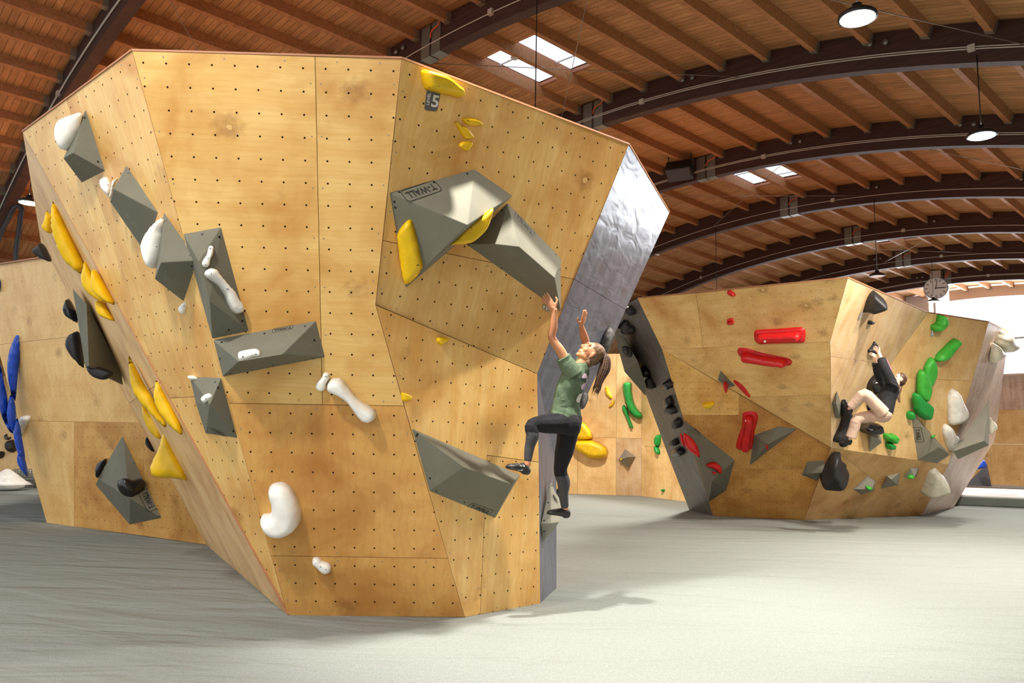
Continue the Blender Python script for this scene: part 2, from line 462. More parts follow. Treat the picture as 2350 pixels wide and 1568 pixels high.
def volume(label, plane, pts, logo=None, mat=None, bolts=(), depth=None, name='climbing_volume', group=None):
    if depth is not None: P = [W(x, y, d) for x, y, d in pts]
    else: P = [plane.hit(p[0], p[1], p[2] if len(p) > 2 else -.004) for p in pts]
    c = sum(P) / len(P); t = thing(name, label, 'climbing volume', c, group)
    b = hull('body', P, mat or VOL, t)
    bb = obj_world_bvh(b, t)
    for (x, y) in bolts:
        h = bb.ray_cast(Vector(CAM), Vector(ray(x, y)).normalized())
        if h[0] is None: continue
        disc('bolt', h[0], h[1], .0085, t, BOLT)
    if logo:
        (x0, y0), (x1, y1), k = logo[:3]; txt = logo[3] if len(logo) > 3 else 'T-WALL'
        h = bb.ray_cast(Vector(CAM), Vector(ray((x0 + x1) / 2, (y0 + y1) / 2)).normalized())
        if h[0] is not None:
            pl = Plane(np.array(h[0]), np.array(h[1])); a, b2 = pl.hit(x0, y0), pl.hit(x1, y1); xd = b2 - a
            yd = np.cross(pl.n, xd); put_text('logo', txt, a, xd, yd, np.linalg.norm(xd), INK, t, .0035, len(logo) < 5, np.linalg.norm(xd) * k)
    return t, b, bb
def obj_world_bvh(o, t):
    L = t.matrix_basis.translation if t else Vector((0, 0, 0))
    return BVHTree.FromPolygons([v.co + L for v in o.data.vertices], [tuple(p.vertices) for p in o.data.polygons])
BOLT = m_plain('dark_bolt', (28, 26, 24), .4, .3)
def disc(name, p, n, r, parent, mat, lift=.001, seg=10, th=.002):
    n = norm(n); a, b = frame_of(n); p = np.array(p) + n * lift
    V = [p + r * (a * math.cos(6.2832 * k / seg) + b * math.sin(6.2832 * k / seg)) for k in range(seg)]
    V += [v + n * th for v in V]
    Fc = [tuple(range(seg))[::-1], tuple(range(seg, 2 * seg))] + [(k, (k + 1) % seg, seg + (k + 1) % seg, seg + k) for k in range(seg)]
    o = obj(name, V, Fc, mat, parent); orient(o.data); return o
def pillow_vf(plane, poly, hf, hb=0.0, sub=4, q=.5, tilt=(0, 0), ridge=None, off=0.0, edge=0.0, res=16, flat=1.5):
    """rounded shape over an outline given in picture points lying on the plane"""
    out = [plane.uv(plane.hit(x, y)) for x, y in poly]
    O = crom(out, sub) if sub > 1 else [np.array(o) for o in out]
    O = np.array(O); c = O.mean(0); ext = max(np.ptp(O[:, 0]), np.ptp(O[:, 1])); sp = ext / res
    def inside(x, y):
        r = False; j = len(O) - 1
        for i in range(len(O)):
            if (O[i][1] > y) != (O[j][1] > y) and x < (O[j][0] - O[i][0]) * (y - O[i][1]) / (O[j][1] - O[i][1] + 1e-12) + O[i][0]: r = not r
            j = i
        return r
    A = O; B = np.roll(O, -1, 0); AB = B - A; L2 = (AB ** 2).sum(1) + 1e-12
    def dist(p):
        t = np.clip(((p - A) * AB).sum(1) / L2, 0, 1); return np.sqrt((((A + AB * t[:, None]) - p) ** 2).sum(1)).min()
    G = []
    x0, y0 = O.min(0); x1, y1 = O.max(0); row = 0; y = y0
    while y <= y1:
        x = x0 + (sp / 2 if row % 2 else 0)
        while x <= x1:
            if inside(x, y) and dist(np.array([x, y])) > sp * .35: G.append(np.array([x, y]))
            x += sp
        y += sp * .866; row += 1
    pts = [Vector(p) for p in O] + [Vector(g) for g in G]; nb = len(O)
    r = delaunay_2d_cdt(pts, [], [list(range(nb))], 1, 1e-6)
    V2 = [np.array(v) for v in r[0]]; T = [tuple(t) for t in r[2]]
    ds = [dist(v) for v in V2]; dm = max(ds) or 1
    hs = []
    for v, d in zip(V2, ds):
        t = min(1.0, d / dm * flat)
        k = (1 - (1 - t) ** 2) ** q
        g = 1 + tilt[0] * (v[0] - c[0]) / ext * 2 + tilt[1] * (v[1] - c[1]) / ext * 2
        if ridge is not None:
            (a, b, s) = ridge; g *= 1 - s * min(1, abs((v - c) @ np.array([a, b])) / ext * 3)
        hs.append((k * max(.05, g), d < 1e-5))
    def at(v, h): return plane.o + plane.u * v[0] + plane.v * v[1] + plane.n * (h + off + (plane.p - plane.o) @ plane.n)
    V = []; Fc = []; idx = {}
    for i, (v, (h, e)) in enumerate(zip(V2, hs)): V.append(at(v, h * hf + (edge if True else 0)))
    n = len(V)
    for i, (v, (h, e)) in enumerate(zip(V2, hs)):
        if ds[i] < 1e-5 and edge <= 0: V.append(None)
        else: V.append(at(v, -h * hb - (.004 if hb <= 0 else 0)))
    for t in T: Fc.append(t)
    m = {}; VV = V[:n]
    for i in range(n):
        if V[n + i] is None: m[i] = i
        else: m[i] = len(VV); VV.append(V[n + i])
    for t in T: Fc.append(tuple(m[i] for i in t[::-1]))
    if edge > 0:
        # rim
        cnt = {}
        for t in T:
            for a, b in ((t[0], t[1]), (t[1], t[2]), (t[2], t[0])): cnt[(a, b)] = 1
        for (a, b) in list(cnt):
            if (b, a) not in cnt: Fc.append((b, a, m[a], m[b]))
    return VV, Fc
def hold(label, plane, poly, h, mat, name='climbing_hold', cat='climbing hold', group=None, bolts=(), off=0.0, **k):
    V, Fc = pillow_vf(plane, poly, h, off=off, **k)
    c = sum(plane.hit(x, y) for x, y in poly) / len(poly)
    t = bpy.data.objects.new(name, None) if bolts else None
    if t is not None:
        C.objects.link(t); t.location = tuple(c); t.empty_display_size = .05; tag(t, label, cat, group)
        o = obj('grip', V, Fc, mat, t, True); bb = obj_world_bvh(o, t)
    else:
        me = mesh_from(name, [Vector(v) - Vector(c) for v in V], Fc, True)
        o = link(name, me, mat); o.location = tuple(c); tag(o, label, cat, group); bb = None
    orient(o.data)
    for (x, y) in bolts:
        hh = bb.ray_cast(Vector(CAM), Vector(ray(x, y)).normalized())
        if hh[0] is not None: disc('bolt', hh[0], hh[1], .010 if name == 'climbing_hold' else .012, t, BOLT)
    return t or o
def oc(org, sc, L): return [(org[0] + x / sc, org[1] + y / sc) for x, y in L]
# ================================================================ main climbing block
def vp(bb, x, y):
    h = bb.ray_cast(Vector(CAM), Vector(ray(x, y)).normalized())
    return Plane(np.array(h[0]), np.array(h[1]))
PA = Plane(CAM + (-2.939, 5.599, 2.788 + 0), (-.6129, -.6913, -.3828), CAM + (-2.939, 5.599, 2.788), (.7481, -.6636, .0006), (.2544, .2861, -.9238))
PB = Plane(CAM + (-2.806, 5.533, 2.778), (.0275, -.9438, -.3293), CAM + (-2.806, 5.533, 2.778), (.9996, .0294, -.0009), (-.0105, .3291, -.9442))
PC = Plane(CAM + (-.821, 5.637, 2.775), (.5944, -.7271, -.3435), CAM + (-.821, 5.637, 2.775), (.7743, .6328, .0006), (-.2169, .2664, -.9392))
bA, bD, bF, bF2, bG = flo(660, 1413), flo(1066, 1417), flo(1240, 1388), flo(1277, 1350), flo(475, 1253)
vC = PC.hit(1233, 858)
PD = pl3(bD, vC, PB.hit(862, 700)); bF = PD.hit(1240, 1388)
tE = top(1536, 488)
PE = pl3(PC.hit(1443, 332), vC, tE)
vE = PE.hit(1277, 1065)
PF = pl3(bF, bF2, vC)
PG = pl3(bA, bG, PA.hit(52, 303))
main = thing('climbing_block', 'big birch plywood climbing block with a slate blue side, nearest the camera', 'climbing wall', (-1.5, 8.5, 0))
A = lambda *p, m=PLYV, **k: panel(main, PA, p, m, **k)
A((303, 117), (152, 229), (361, 868), (386, 914), (521, 907)); A((152, 229), (52, 303), (361, 868)); A((386, 914), (521, 907), (660, 1413))
Bp = lambda *p, m=PLY, **k: panel(main, PB, p, m, **k)
Bp((303, 117), (723, 129.4), (740, 929), (525.6, 926)); Bp((723, 129.4), (922, 135), (862, 700), (927.5, 932), (740, 929))
Bp((525.6, 926), (927.5, 932), (1028, 1282), (622.3, 1276), m=PLYO); Bp((622.3, 1276), (1028, 1282), (1066, 1417), (660, 1413), m=PLYO)  # darker orange sheets low down: shade and floor bounce put into the colour
panel(main, PC, ((922, 135), (1443, 332), (1318, 641), (878, 552)), PLYV); panel(main, PC, ((878, 552), (1318, 641), (1233, 858), (862, 700)), PLYV)
panel(main, PD, ((862, 700), (1233, 858), (1236.5, 1061), (1118, 1045), (1102, 1410.5), (1066, 1417)), PLYV)
panel(main, PD, ((1118, 1045), (1236.5, 1061), (1240, 1388), (1102, 1410.5)), PLYV)
panel(main, PE, ((1443, 332), (1536, 488), (1436, 711), (1318, 641)), GREYB, screws=False)
panel(main, PE, ((1318, 641), (1436, 711), (1277, 1065), (1233, 858)), GREYB, screws=False)
panel(main, pl3(vC, vE, bF), None, GREYB, pts3=[vC, vE, bF], screws=False, gap=.0004); panel(main, pl3(vE, bF2, bF), None, GREYB, pts3=[vE, bF2, bF], screws=False, gap=.0004)
panel(main, PG, ((52, 303), (94, 557), (296, 925), (367, 878)), PLYG); panel(main, PG, ((296, 925), (475, 1253), (660, 1413), (367, 878)), PLYG)
tA0, tA1, tB1, tC1 = PA.hit(52, 303), PA.hit(303, 117), PB.hit(922, 135), PC.hit(1443, 332)
gL = PG.hit(94, 557)
bk1, bk2 = np.array([-4.4, 10.2, HW]), np.array([.9, 10.6, HW]); bb1, bb2 = np.array([-3.9, 12.6, 0]), np.array([-.9, 11.2, 0])
def backp(P, name='back_panel'):
    c = sum(np.array(p) for p in P) / len(P); n = len(P)
    return obj(name, [np.array(p) for p in P], [tuple(range(n))], EDGE, main)
backp([tA0, gL, bk1]); backp([gL, bG, bb1, bk1]); backp([bk1, bb1, bb2, bk2]); backp([tE, bk2, bb2]); backp([tE, bb2, vE]); backp([vE, bb2, bF2])
backp([p - (0, 0, .002) for p in (tA0, bk1, bk2, tE, tC1, tB1, tA1)], 'top_panel')  # unseen cover added to keep light out of the block
# thin top trim
for i, (a, b) in enumerate(((tA0, tA1), (tA1, tB1), (tB1, tC1), (tC1, tE))):
    d = norm(b - a); n_ = np.array([d[1], -d[0], 0]); 
    if n_ @ (CAM - a) < 0: n_ = -n_
    box('top_edge', (a + b) / 2 + n_ * .002 + (0, 0, .006), (b - a) / 2, n_ * .006, (0, 0, .008), EDGE, main)

# ---- left rear wall
PW = pl3(flo(107, 1200), flo(480, 1252), top(104, 591))
wl = thing('climbing_wall', 'low plywood climbing wall behind the near block with a black and grey route', 'climbing wall', (-6.5, 12.8, 0))
for p, m in ((((-56, 616), (560, 521), (560, 728), (-7, 792)), PLYR), (((-7, 792), (560, 728), (560, 974), (42, 966)), PLYR),
             (((42, 966), (170, 968), (170, 1209), (107, 1200)), PLYR), (((170, 968), (330, 970), (330, 1230), (170, 1209)), PLYO), (((330, 970), (560, 974), (560, 1263), (330, 1230)), PLYO)):
    panel(wl, PW, p, m, th=.08, screws=False, gap=.002)
a_, b_ = PW.hit(-56, 616), PW.hit(560, 521)
box('top_edge', (a_ + b_) / 2 + (0, 0, .01), (b_ - a_) / 2, -PW.n * .05, (0, 0, .012), EDGE, wl)
e0, e1 = PW.hit(-56, 616), PW.hit(107, 1200)
obj('side_panel', [e0, e1, e1 + (-1.2, 5, 0), e0 + (-1.2, 5, 0)], [(0, 1, 2, 3)], PLYW, wl)
obj('top_panel', [e0, b_, b_ + (0, 4, 0), e0 + (-1.2, 5, 0)], [(0, 1, 2, 3)], EDGE, wl)

# ================================================================ volumes on the near block
V1 = volume('grey pyramid volume at the top of the diagonal chain, carrying a big white cap', PA, [(197, 248.6), (242.5, 393), (188, 420.6), (167, 351, .17), (145, 364, .17)], bolts=[(194, 270), (225, 371)])
V2 = volume('grey kite volume, second in the diagonal chain, with a small white knob at its tip', PA, [(291, 379), (365, 489), (335, 583), (260, 433, .17), (253, 464, .15)], bolts=[(294, 396), (344, 470), (352, 555)])
V3 = volume('grey kite volume, third in the chain, dark below with a white cap beside it', PA, [(376, 485), (455, 598), (422, 693), (369, 603, .20), (355, 641, .18)], bolts=[(380, 505), (434, 584), (440, 611)])
V4 = volume('tall grey volume with two long white holds screwed on', PB, [(420, 536), (508, 520), (572.5, 761.5), (487, 779), (456, 600, .17), (481, 692, .20)], bolts=[(464, 538), (503, 544), (556, 737), (525, 757)])
V5 = volume('wide grey ridge volume with lettering, under the tall one', PB, [(489, 780), (726, 735.6), (747, 820), (511, 865), (548, 830, .28), (647, 814, .28)], logo=((669, 749), (629, 757), .19), bolts=[(509, 786), (607, 766), (700, 749), (721, 781), (719, 822), (626, 838), (505, 823), (529, 857)])
V6 = volume('small grey volume left of the seam with two little white grips', PA, [(436, 864), (507.5, 866), (546, 1007), (472.5, 997), (481, 928, .17), (449, 925, .03)], logo=((493, 993), (516, 999), .3), bolts=[(494, 877), (535, 990), (500, 890), (450, 935)])
V7 = volume('largest grey volume, sharp and spotlit on top, with two yellow holds', PC, [(892.6, 441.8), (1088.8, 388), (1177, 449.3), (930, 662), (1073.5, 516.8, .42), (1135.5, 472.5, .16)], logo=((993, 421), (928, 443), .26), bolts=[(916, 441), (905, 463), (907, 476), (996, 419), (1072, 399), (1099, 399)])
V8 = volume('long grey volume that the green-shirted climber hangs from', PC, [(1164.4, 465.7), (1287, 591.7), (1287, 716), (1069, 561), (1192, 567, .32), (1273, 638, .30), (1139, 561, .22)], logo=((1222, 532), (1186, 490), .2), bolts=[(1152, 483), (1228, 535), (1276, 584), (1075, 562), (1151, 615), (1162, 631), (1285, 620)])
V9 = volume('broad grey volume with lettering under the climber\'s raised foot', PD, [(944, 983), (1194, 1090), (1136, 1190), (985, 1128), (1065, 1073, .30), (1174, 1112, .26)], logo=((1077, 1164), (1119, 1179), .2), bolts=[(958, 996), (956, 1000), (1045, 1022), (987, 1098), (1001, 1127), (1066, 1153)])
V10 = volume('narrow sandy grey volume low on the slate side under the standing foot', PF, [(1263.5, 1104.7), (1247, 1244.7), (1241, 1203), (1274, 1178), (1287.3, 1159, .12), (1283.5, 1199, .15), (1265, 1201, .10)], mat=VOLW, bolts=[(1266, 1115), (1258, 1154), (1249, 1195), (1249, 1220)])
dG = gL[1]
V11 = volume('tall grey volume on the far left edge of the block, black holds around it', None, [(166.6, 662.5, 9.6), (196, 844, 9.7), (204, 838.6, 9.5), (198.5, 698, 9.3), (276.8, 847.5, 10.2), (282.6, 884.5, 10.4), (230, 770, 10.6), (180, 720, 10.4)], depth=1, bolts=[(202, 717), (232, 775), (264, 836)])
V12 = volume('grey diamond volume standing on its point on the rear wall, black grip on its face', PW, [(281, 1000), (371.6, 1189.5), (297.6, 1205), (219, 1113), (298, 1144, .30), (225, 1099, .12)], logo=((356, 1164), (337, 1128), .34), bolts=[(281, 1010), (307, 1063), (365, 1185), (252, 1155)])

# ================================================================ holds on the near block
def nearface(bb, x, y, t=0.0): 
    p = vp(bb, x, y); return p
fp1 = facing(160, 300, PA.hit(160, 300)[1] - .22, (-.75, .1, 0)); fp3 = facing(352, 565, PA.hit(352, 565)[1] - .22, (-.75, .1, 0))
hold('big white teardrop cap on the top pyramid volume', fp1, [(186, 260), (164, 264), (143, 272), (135, 288), (134, 310), (141, 332), (152, 346), (163, 338), (174, 318), (183, 290)], .07, WHI, hb=.06, bolts=[(161, 318)], tilt=(-.3, 0))
hold('big white teardrop cap on the third grey kite volume', fp3, [(374, 500), (352, 519), (337, 545), (332, 566), (337, 592), (346, 613), (355, 616), (364, 600), (370, 560), (373, 530)], .07, WHI, hb=.06, bolts=[(361, 568)], tilt=(-.3, 0))
TRI = lambda pl, P: obj('maker_mark', [pl.hit(*p, .052) for p in P], [(0, 1, 2)], INK)
h1 = hold('small white knob with a hollow beside the second kite volume', facing(240, 425, PA.hit(240, 425)[1] - .14, (-.3, 0, .2)), [(236, 409), (247, 407), (256, 420), (258, 436), (252, 451), (244, 447), (232, 433), (229, 418)], .05, WHI, hb=.04, bolts=[(238, 417), (246, 425)])
hold('thin white wing tucked against the tip of the second kite volume', facing(260, 437, PA.hit(260, 437)[1] - .18, (-.3, 0, .2)), [(271, 408), (258, 418), (254, 436), (251, 456), (256, 452), (262, 430)], .03, WHI, hb=.03)
hold('tiny light grey chip just under the third kite volume', PA, [(425, 693), (413, 706), (422, 721), (427, 712), (428, 700)], .03, WHI, bolts=[(420, 703)])
def on(bb, x, y): return vp(bb, x, y)
hold('short white bean high on the tall grey volume', on(V4[2], 478, 592), [(482, 564), (489, 567), (489, 582), (483, 596), (480, 609), (471, 615), (463, 608), (466, 597), (474, 585), (477, 572)], .035, WHI, bolts=[(484, 572), (480, 593), (474, 607)])
hold('long white bone-shaped grip down the tall grey volume', on(V4[2], 525, 680), [(480, 616), (493, 618), (503, 632), (518, 650), (534, 667), (544, 685), (556, 702), (555, 716), (543, 721), (531, 713), (521, 695), (513, 675), (497, 654), (475, 638), (469, 627)], .06, WHI, bolts=[(487, 628), (522, 665), (546, 706)], res=20)
hold('short white rail on the wide grey ridge volume', on(V5[2], 575, 813), [(546, 818), (552, 811), (572, 806), (590, 804), (599, 808), (597, 817), (580, 820), (562, 826), (549, 828)], .035, WHI, bolts=[(556, 818), (587, 811)])
hold('tiny white block on the top corner of the small grey volume', on(V6[2], 446, 868), [(436, 865), (451, 864.5), (452, 872), (437, 873)], .03, WHI, bolts=[(444, 869)], sub=3)
hold('little white nub in the middle of the small grey volume', on(V6[2], 477, 913), [(485, 904), (486, 912), (476, 921), (467, 925), (465, 918), (474, 908)], .03, WHI, bolts=[(474, 916)])
hold('thin white double knob left of the long bone-shaped hold', PB, [(748, 854), (756, 858), (757, 869), (751, 879), (748, 892), (740, 898), (729, 895), (724, 886), (729, 875), (738, 866), (742, 857)], .05, WHI, bolts=[(748, 866), (738, 887)])
hold('long white bone-shaped hold on the bare plywood', PB, [(766, 868), (783, 869), (798, 884), (812, 903), (830, 921), (850, 933), (863, 945), (862, 960), (848, 968), (830, 963), (815, 945), (797, 921), (777, 907), (757, 898), (751, 884), (756, 873)], .11, WHI, bolts=[(779, 876), (808, 922), (856, 944), (762, 896)], res=22)
hold('large white comma-shaped hold low on the block', PB, [(636, 1107), (652, 1107), (668, 1118), (680, 1137), (690, 1162), (692, 1182), (686, 1205), (670, 1219), (648, 1226), (624, 1222), (607, 1208), (600, 1192), (604, 1180), (620, 1177), (625, 1170), (625, 1153), (619, 1136), (617, 1121), (624, 1111)], .16, WHI, bolts=[(640, 1198), (620, 1119), (678, 1146), (605, 1187)], res=22, tilt=(.2, .2))
hold('small white peanut hold near the floor', PB, [(724, 1278), (733, 1280), (740, 1287), (754, 1292), (761, 1301), (758, 1312), (746, 1315), (735, 1309), (727, 1300), (718, 1292), (718, 1282)], .06, WHI, bolts=[(737, 1300), (722, 1287), (750, 1307)])
# yellow on C
hold('yellow wedge hold at the top rim with a level tag under it', PC, [(965, 161), (990, 163), (1015, 172), (1040, 192), (1050, 200), (1055, 222), (1040, 223), (1000, 213), (976, 206), (971, 196)], .13, YEL, bolts=[(975, 167), (1008, 196), (984, 198), (1042, 194), (1049, 215)], tilt=(.1, -.3), q=.6, res=22, flat=1.8, sub=3)
hold('small yellow oval chip below the rim, upper of three', PC, [(1061, 271), (1085, 270), (1103, 278), (1106, 286), (1098, 290), (1075, 288), (1064, 281)], .035, YEL, bolts=[(1073, 278), (1085, 282)])
hold('slanted yellow sliver chip, middle of the three small ones', PC, [(1043, 279), (1060, 287), (1075, 296), (1086, 312), (1087, 318), (1070, 320), (1062, 314), (1052, 299)], .035, YEL, bolts=[(1059, 291), (1067, 305), (1081, 312)])
hold('smallest yellow chip, lowest of the three under the rim', PC, [(1058, 326), (1068, 324), (1083, 326), (1080, 338), (1071, 347), (1060, 342), (1053, 335)], .03, YEL, bolts=[(1065, 334), (1073, 333)])
hold('yellow blade hold on the dark left face of the largest grey volume', on(V7[2], 942, 590), [(940, 503), (948, 512), (957, 545), (969, 600), (970, 615), (952, 640), (934, 654), (926, 645), (918, 600), (912, 550), (912, 534), (925, 515)], .07, YEL, bolts=[(939, 515), (920, 543), (947, 582), (959, 610), (935, 641)], ridge=(1, 0, .5), q=.6, res=22, flat=2.4, sub=2)
hold('yellow fin hold hanging under the apex of the largest grey volume', facing(1085, 525, 6.2, (.25, 0, -.1)), [(1131, 477), (1128, 500), (1118, 525), (1100, 545), (1080, 558), (1045, 562), (1032, 562), (1050, 540), (1075, 515), (1105, 495)], .05, YEL, hb=.06, bolts=[(1081, 523), (1098, 523)], res=20, flat=2.2)
hold('small yellow drop on the pale panel above the broad volume', PD, [(1003, 775), (1018, 773), (1030, 779), (1022, 786), (1010, 792), (1002, 784)], .04, YEL, bolts=[(1020, 779)])
hold('small yellow drop at the panel seam, lower of the two', PD, [(921, 901), (934, 904), (943, 910), (940, 919), (925, 921), (921, 911)], .04, YEL, bolts=[(936, 912)])
# level tag
tg = thing('level_tag', 'dark grey tag reading LEVEL 5 under the top yellow hold', 'sign', PC.hit(991, 230))
tp = [PC.hit(x, y, .004) for x, y in ((980, 205), (1011, 212), (1004, 252), (1000, 256), (977, 253), (974, 249))]
obj('tag_plate', tp, [tuple(range(6))], m_plain('tag_grey', (96, 92, 90), .5), tg)
WH = m_plain('white_print', (226, 222, 214), .5)
a0, a1, a2 = PC.hit(983, 246), PC.hit(1003, 249), PC.hit(988, 216)
put_text('number', '5', PC.hit(988, 245), PC.hit(1003, 248) - PC.hit(988, 245), PC.hit(992, 218) - PC.hit(988, 245), np.linalg.norm(PC.hit(1003, 248) - PC.hit(987, 245)), WH, tg, .006, height=np.linalg.norm(PC.hit(992, 217) - PC.hit(988, 245)))
put_text('word', 'LEVEL', PC.hit(984, 241), PC.hit(988, 214) - PC.hit(984, 241), PC.hit(977, 240) - PC.hit(984, 241), np.linalg.norm(PC.hit(988, 213) - PC.hit(984, 241)), WH, tg, .006)
for (x, y), dsc in (((1251, 705), 'upper'), ((1257, 710), 'lower')):
    s_ = thing('number_sticker', f'tiny black and cream number 5 sticker beside the hanging hand, {dsc} of two', 'sticker', PC.hit(x, y))
    q = [PC.hit(x + a, y + b, .003) for a, b in ((-5, -6), (5, -4), (4, 6), (-6, 4))]; obj('border', q, [(0, 1, 2, 3)], INK, s_)
    q = [PC.hit(x + a, y + b, .005) for a, b in ((-4, -5), (4, -3), (3, 5), (-5, 3))]; obj('paper', q, [(0, 1, 2, 3)], CRE, s_)
    put_text('number', '5', PC.hit(x - 3, y + 3), PC.hit(x + 3, y + 4.5) - PC.hit(x - 3, y + 3), PC.hit(x - 2, y - 3) - PC.hit(x - 3, y + 3), .022, INK, s_, .007)
# black chalked hold on slate side
hold('long black chalk-smeared hold on the slate blue side behind the ponytail', PE, [(1400, 748), (1406, 762), (1400, 778), (1390, 800), (1380, 815), (1376, 800), (1380, 778), (1390, 757)], .07, CHK, hb=0)
hold('dark chalked hold low on the slate edge behind the shirt', PE, [(1340, 900), (1346, 905), (1338, 930), (1330, 940), (1328, 925)], .05, CHK)
hold('small grey black hold beside the standing leg', facing(1283, 1134, 8.1, (.3, 0, 0)), [(1279, 1122), (1284, 1125), (1287, 1140), (1285, 1146), (1281, 1140), (1277, 1130)], .03, CHK, hb=.03)
# yellow route on the grazing left face
dl = lambda y: PG.hit(94 + (y - 557) * .547 + 20, y)[1]
def prof(label, P, D, mat=YEL, hf=.07, hb=.10, t=(-.35, 0, 0), **k): 
    cx = sum(p[0] for p in P) / len(P); cy = sum(p[1] for p in P) / len(P)
    return hold(label, facing(cx, cy, D, t), P, hf, mat, hb=hb, **k)
def dg(x, y): return PG.hit(x, y)[1]
Y1 = [(122, 460), (132, 475), (146, 505), (163, 542), (180, 580), (195, 612), (189, 620), (184, 628), (165, 615), (147, 596), (133, 568), (124, 545), (119, 515), (119, 480)]
prof('tall yellow horn at the top of the left route', Y1, dg(170, 560) - .06, hf=.10, hb=.10, res=22)
prof('small yellow beak left of the tall yellow horn', [(108, 483), (115, 492), (121, 498), (120, 525), (117, 536), (106, 532), (98, 520), (102, 510), (105, 498)], 8.05, hf=.08, hb=.08)
prof('yellow bulb below the tall horn, left of a pair', [(196, 596), (204, 606), (212, 622), (225, 650), (240, 682), (244, 694), (228, 691), (208, 678), (192, 658), (188, 637), (192, 616)], dg(225, 660) - .05, hf=.09, hb=.08, res=20)
prof('bright yellow bulb below the tall horn, right of a pair', [(214, 617), (226, 628), (240, 652), (255, 680), (263, 699), (250, 696), (232, 686), (217, 670), (211, 650), (212, 632)], dg(245, 665) - .10, hf=.09, hb=.07, res=20)
prof('small yellow cup hanging under the yellow pair', [(222, 690), (238, 694), (243, 702), (253, 720), (263, 736), (246, 733), (229, 724), (221, 708)], dg(250, 712) - .03, hf=.07, hb=.06)
prof('slim yellow horn with a curled tail, middle of the left route', [(295, 817), (305, 832), (320, 860), (336, 890), (350, 913), (362, 940), (382, 975), (376, 980), (360, 965), (340, 945), (318, 920), (303, 893), (297, 860)], dg(345, 895) - .02, hf=.06, hb=.08, res=22)
prof('yellow leaf-shaped plate right of the curled horn', [(359, 870), (368, 882), (385, 915), (403, 950), (417, 985), (417, 998), (400, 988), (378, 965), (362, 940), (353, 915), (355, 890)], dg(385, 930) - .16, hf=.05, hb=.06, res=20)
prof('yellow half-disc behind the curled horn', [(326, 929), (340, 945), (360, 965), (370, 985), (368, 1008), (350, 998), (335, 975), (328, 955)], dg(352, 965) + .15, hf=.05, hb=.06)
prof('big yellow flared spout lowest on the left route', [(377, 986), (384, 990), (398, 1018), (415, 1055), (430, 1085), (429, 1103), (415, 1101), (395, 1098), (365, 1098), (350, 1092), (345, 1075), (352, 1055), (366, 1025)], dg(400, 1050) - .12, hf=.10, hb=.10, res=24)
# black holds left side
prof('black snout hold on the outer left edge below the yellow beak', [(93, 558), (100, 563), (108, 577), (117, 600), (103, 597), (88, 590), (77, 580), (77, 571), (86, 566)], 9.0, BLK, .10, .10)
prof('black drop hold with a white mark, above left of the hanging volume', [(156, 686), (163, 692), (172, 712), (178, 740), (168, 736), (154, 727), (147, 712), (149, 700)], 10.2, BLG, .12, .10)
prof('black cupped hold left of the hanging volume', [(174, 761), (182, 765), (187, 790), (193, 843), (180, 833), (163, 815), (153, 793), (158, 772)], 10.3, BLK, .14, .10)
prof('black lip hold under the hanging volume', [(200, 843), (225, 843), (250, 850), (260, 858), (250, 868), (235, 872), (215, 866), (203, 855)], 9.7, BLK, .06, .10)
hold('black heart-shaped grip on the diamond volume', on(V12[2], 300, 1120), [(270, 1105), (285, 1101), (300, 1105), (318, 1101), (333, 1112), (328, 1126), (310, 1138), (298, 1141), (283, 1136), (271, 1122)], .12, BLG, q=.6, tilt=(0, -.4))
prof('black bump hold peeking out left of the diamond volume', [(246, 1053), (238, 1075), (224, 1098), (221, 1085), (223, 1068), (233, 1058)], PW.hit(240, 1080)[1] - .1, BLG, .10, .05)
prof('black fin hold at the corner where the rear wall meets the block', [(337, 1003), (345, 1018), (354, 1037), (345, 1033), (335, 1020)], PW.hit(345, 1020)[1] - .15, BLK, .06, .06)
hold('thin white curved sliver hold on the left rear wall', PW, [(54, 955), (69, 955), (68, 968), (60, 985), (54, 998), (45, 999), (52, 980)], .10, WHI)
for P, l in (([(47, 756), (54, 762), (53, 778), (47, 815), (42, 849), (36, 916), (31, 915), (24, 900), (17, 862), (17, 830), (22, 803), (33, 776)], 'long blue banana hold, tallest on the left rear corner'),
             ([(26, 905), (31, 915), (36, 936), (38, 991), (31, 993), (20, 975), (15, 950), (19, 920)], 'dark blue lens hold right under the long blue banana'),
             ([(-10, 815), (0, 833), (10, 880), (17, 912), (18, 940), (24, 972), (33, 995), (20, 988), (4, 955), (-8, 905)], 'blue crescent hold on the far left rim'),
             ([(39, 960), (47, 983), (51, 1007), (58, 1055), (44, 1047), (34, 1019), (31, 991)], 'blue lens hold beside the thin white sliver'),
             ([(41, 1043), (57, 1052), (64, 1092), (54, 1086), (40, 1064)], 'lowest blue scoop hold on the left rear corner'),
             ([(-8, 640), (4, 643), (6, 650), (3, 662), (-6, 670)], 'blue knob hold just below the roof line on the left rear wall')):
    cx = sum(p[0] for p in P) / len(P); cy = sum(p[1] for p in P) / len(P)
    hold(l, facing(cx, cy, 13.4 - (cy - 900) * 0, (-.2, 0, 0)), P, .10, BLU, hb=.12)
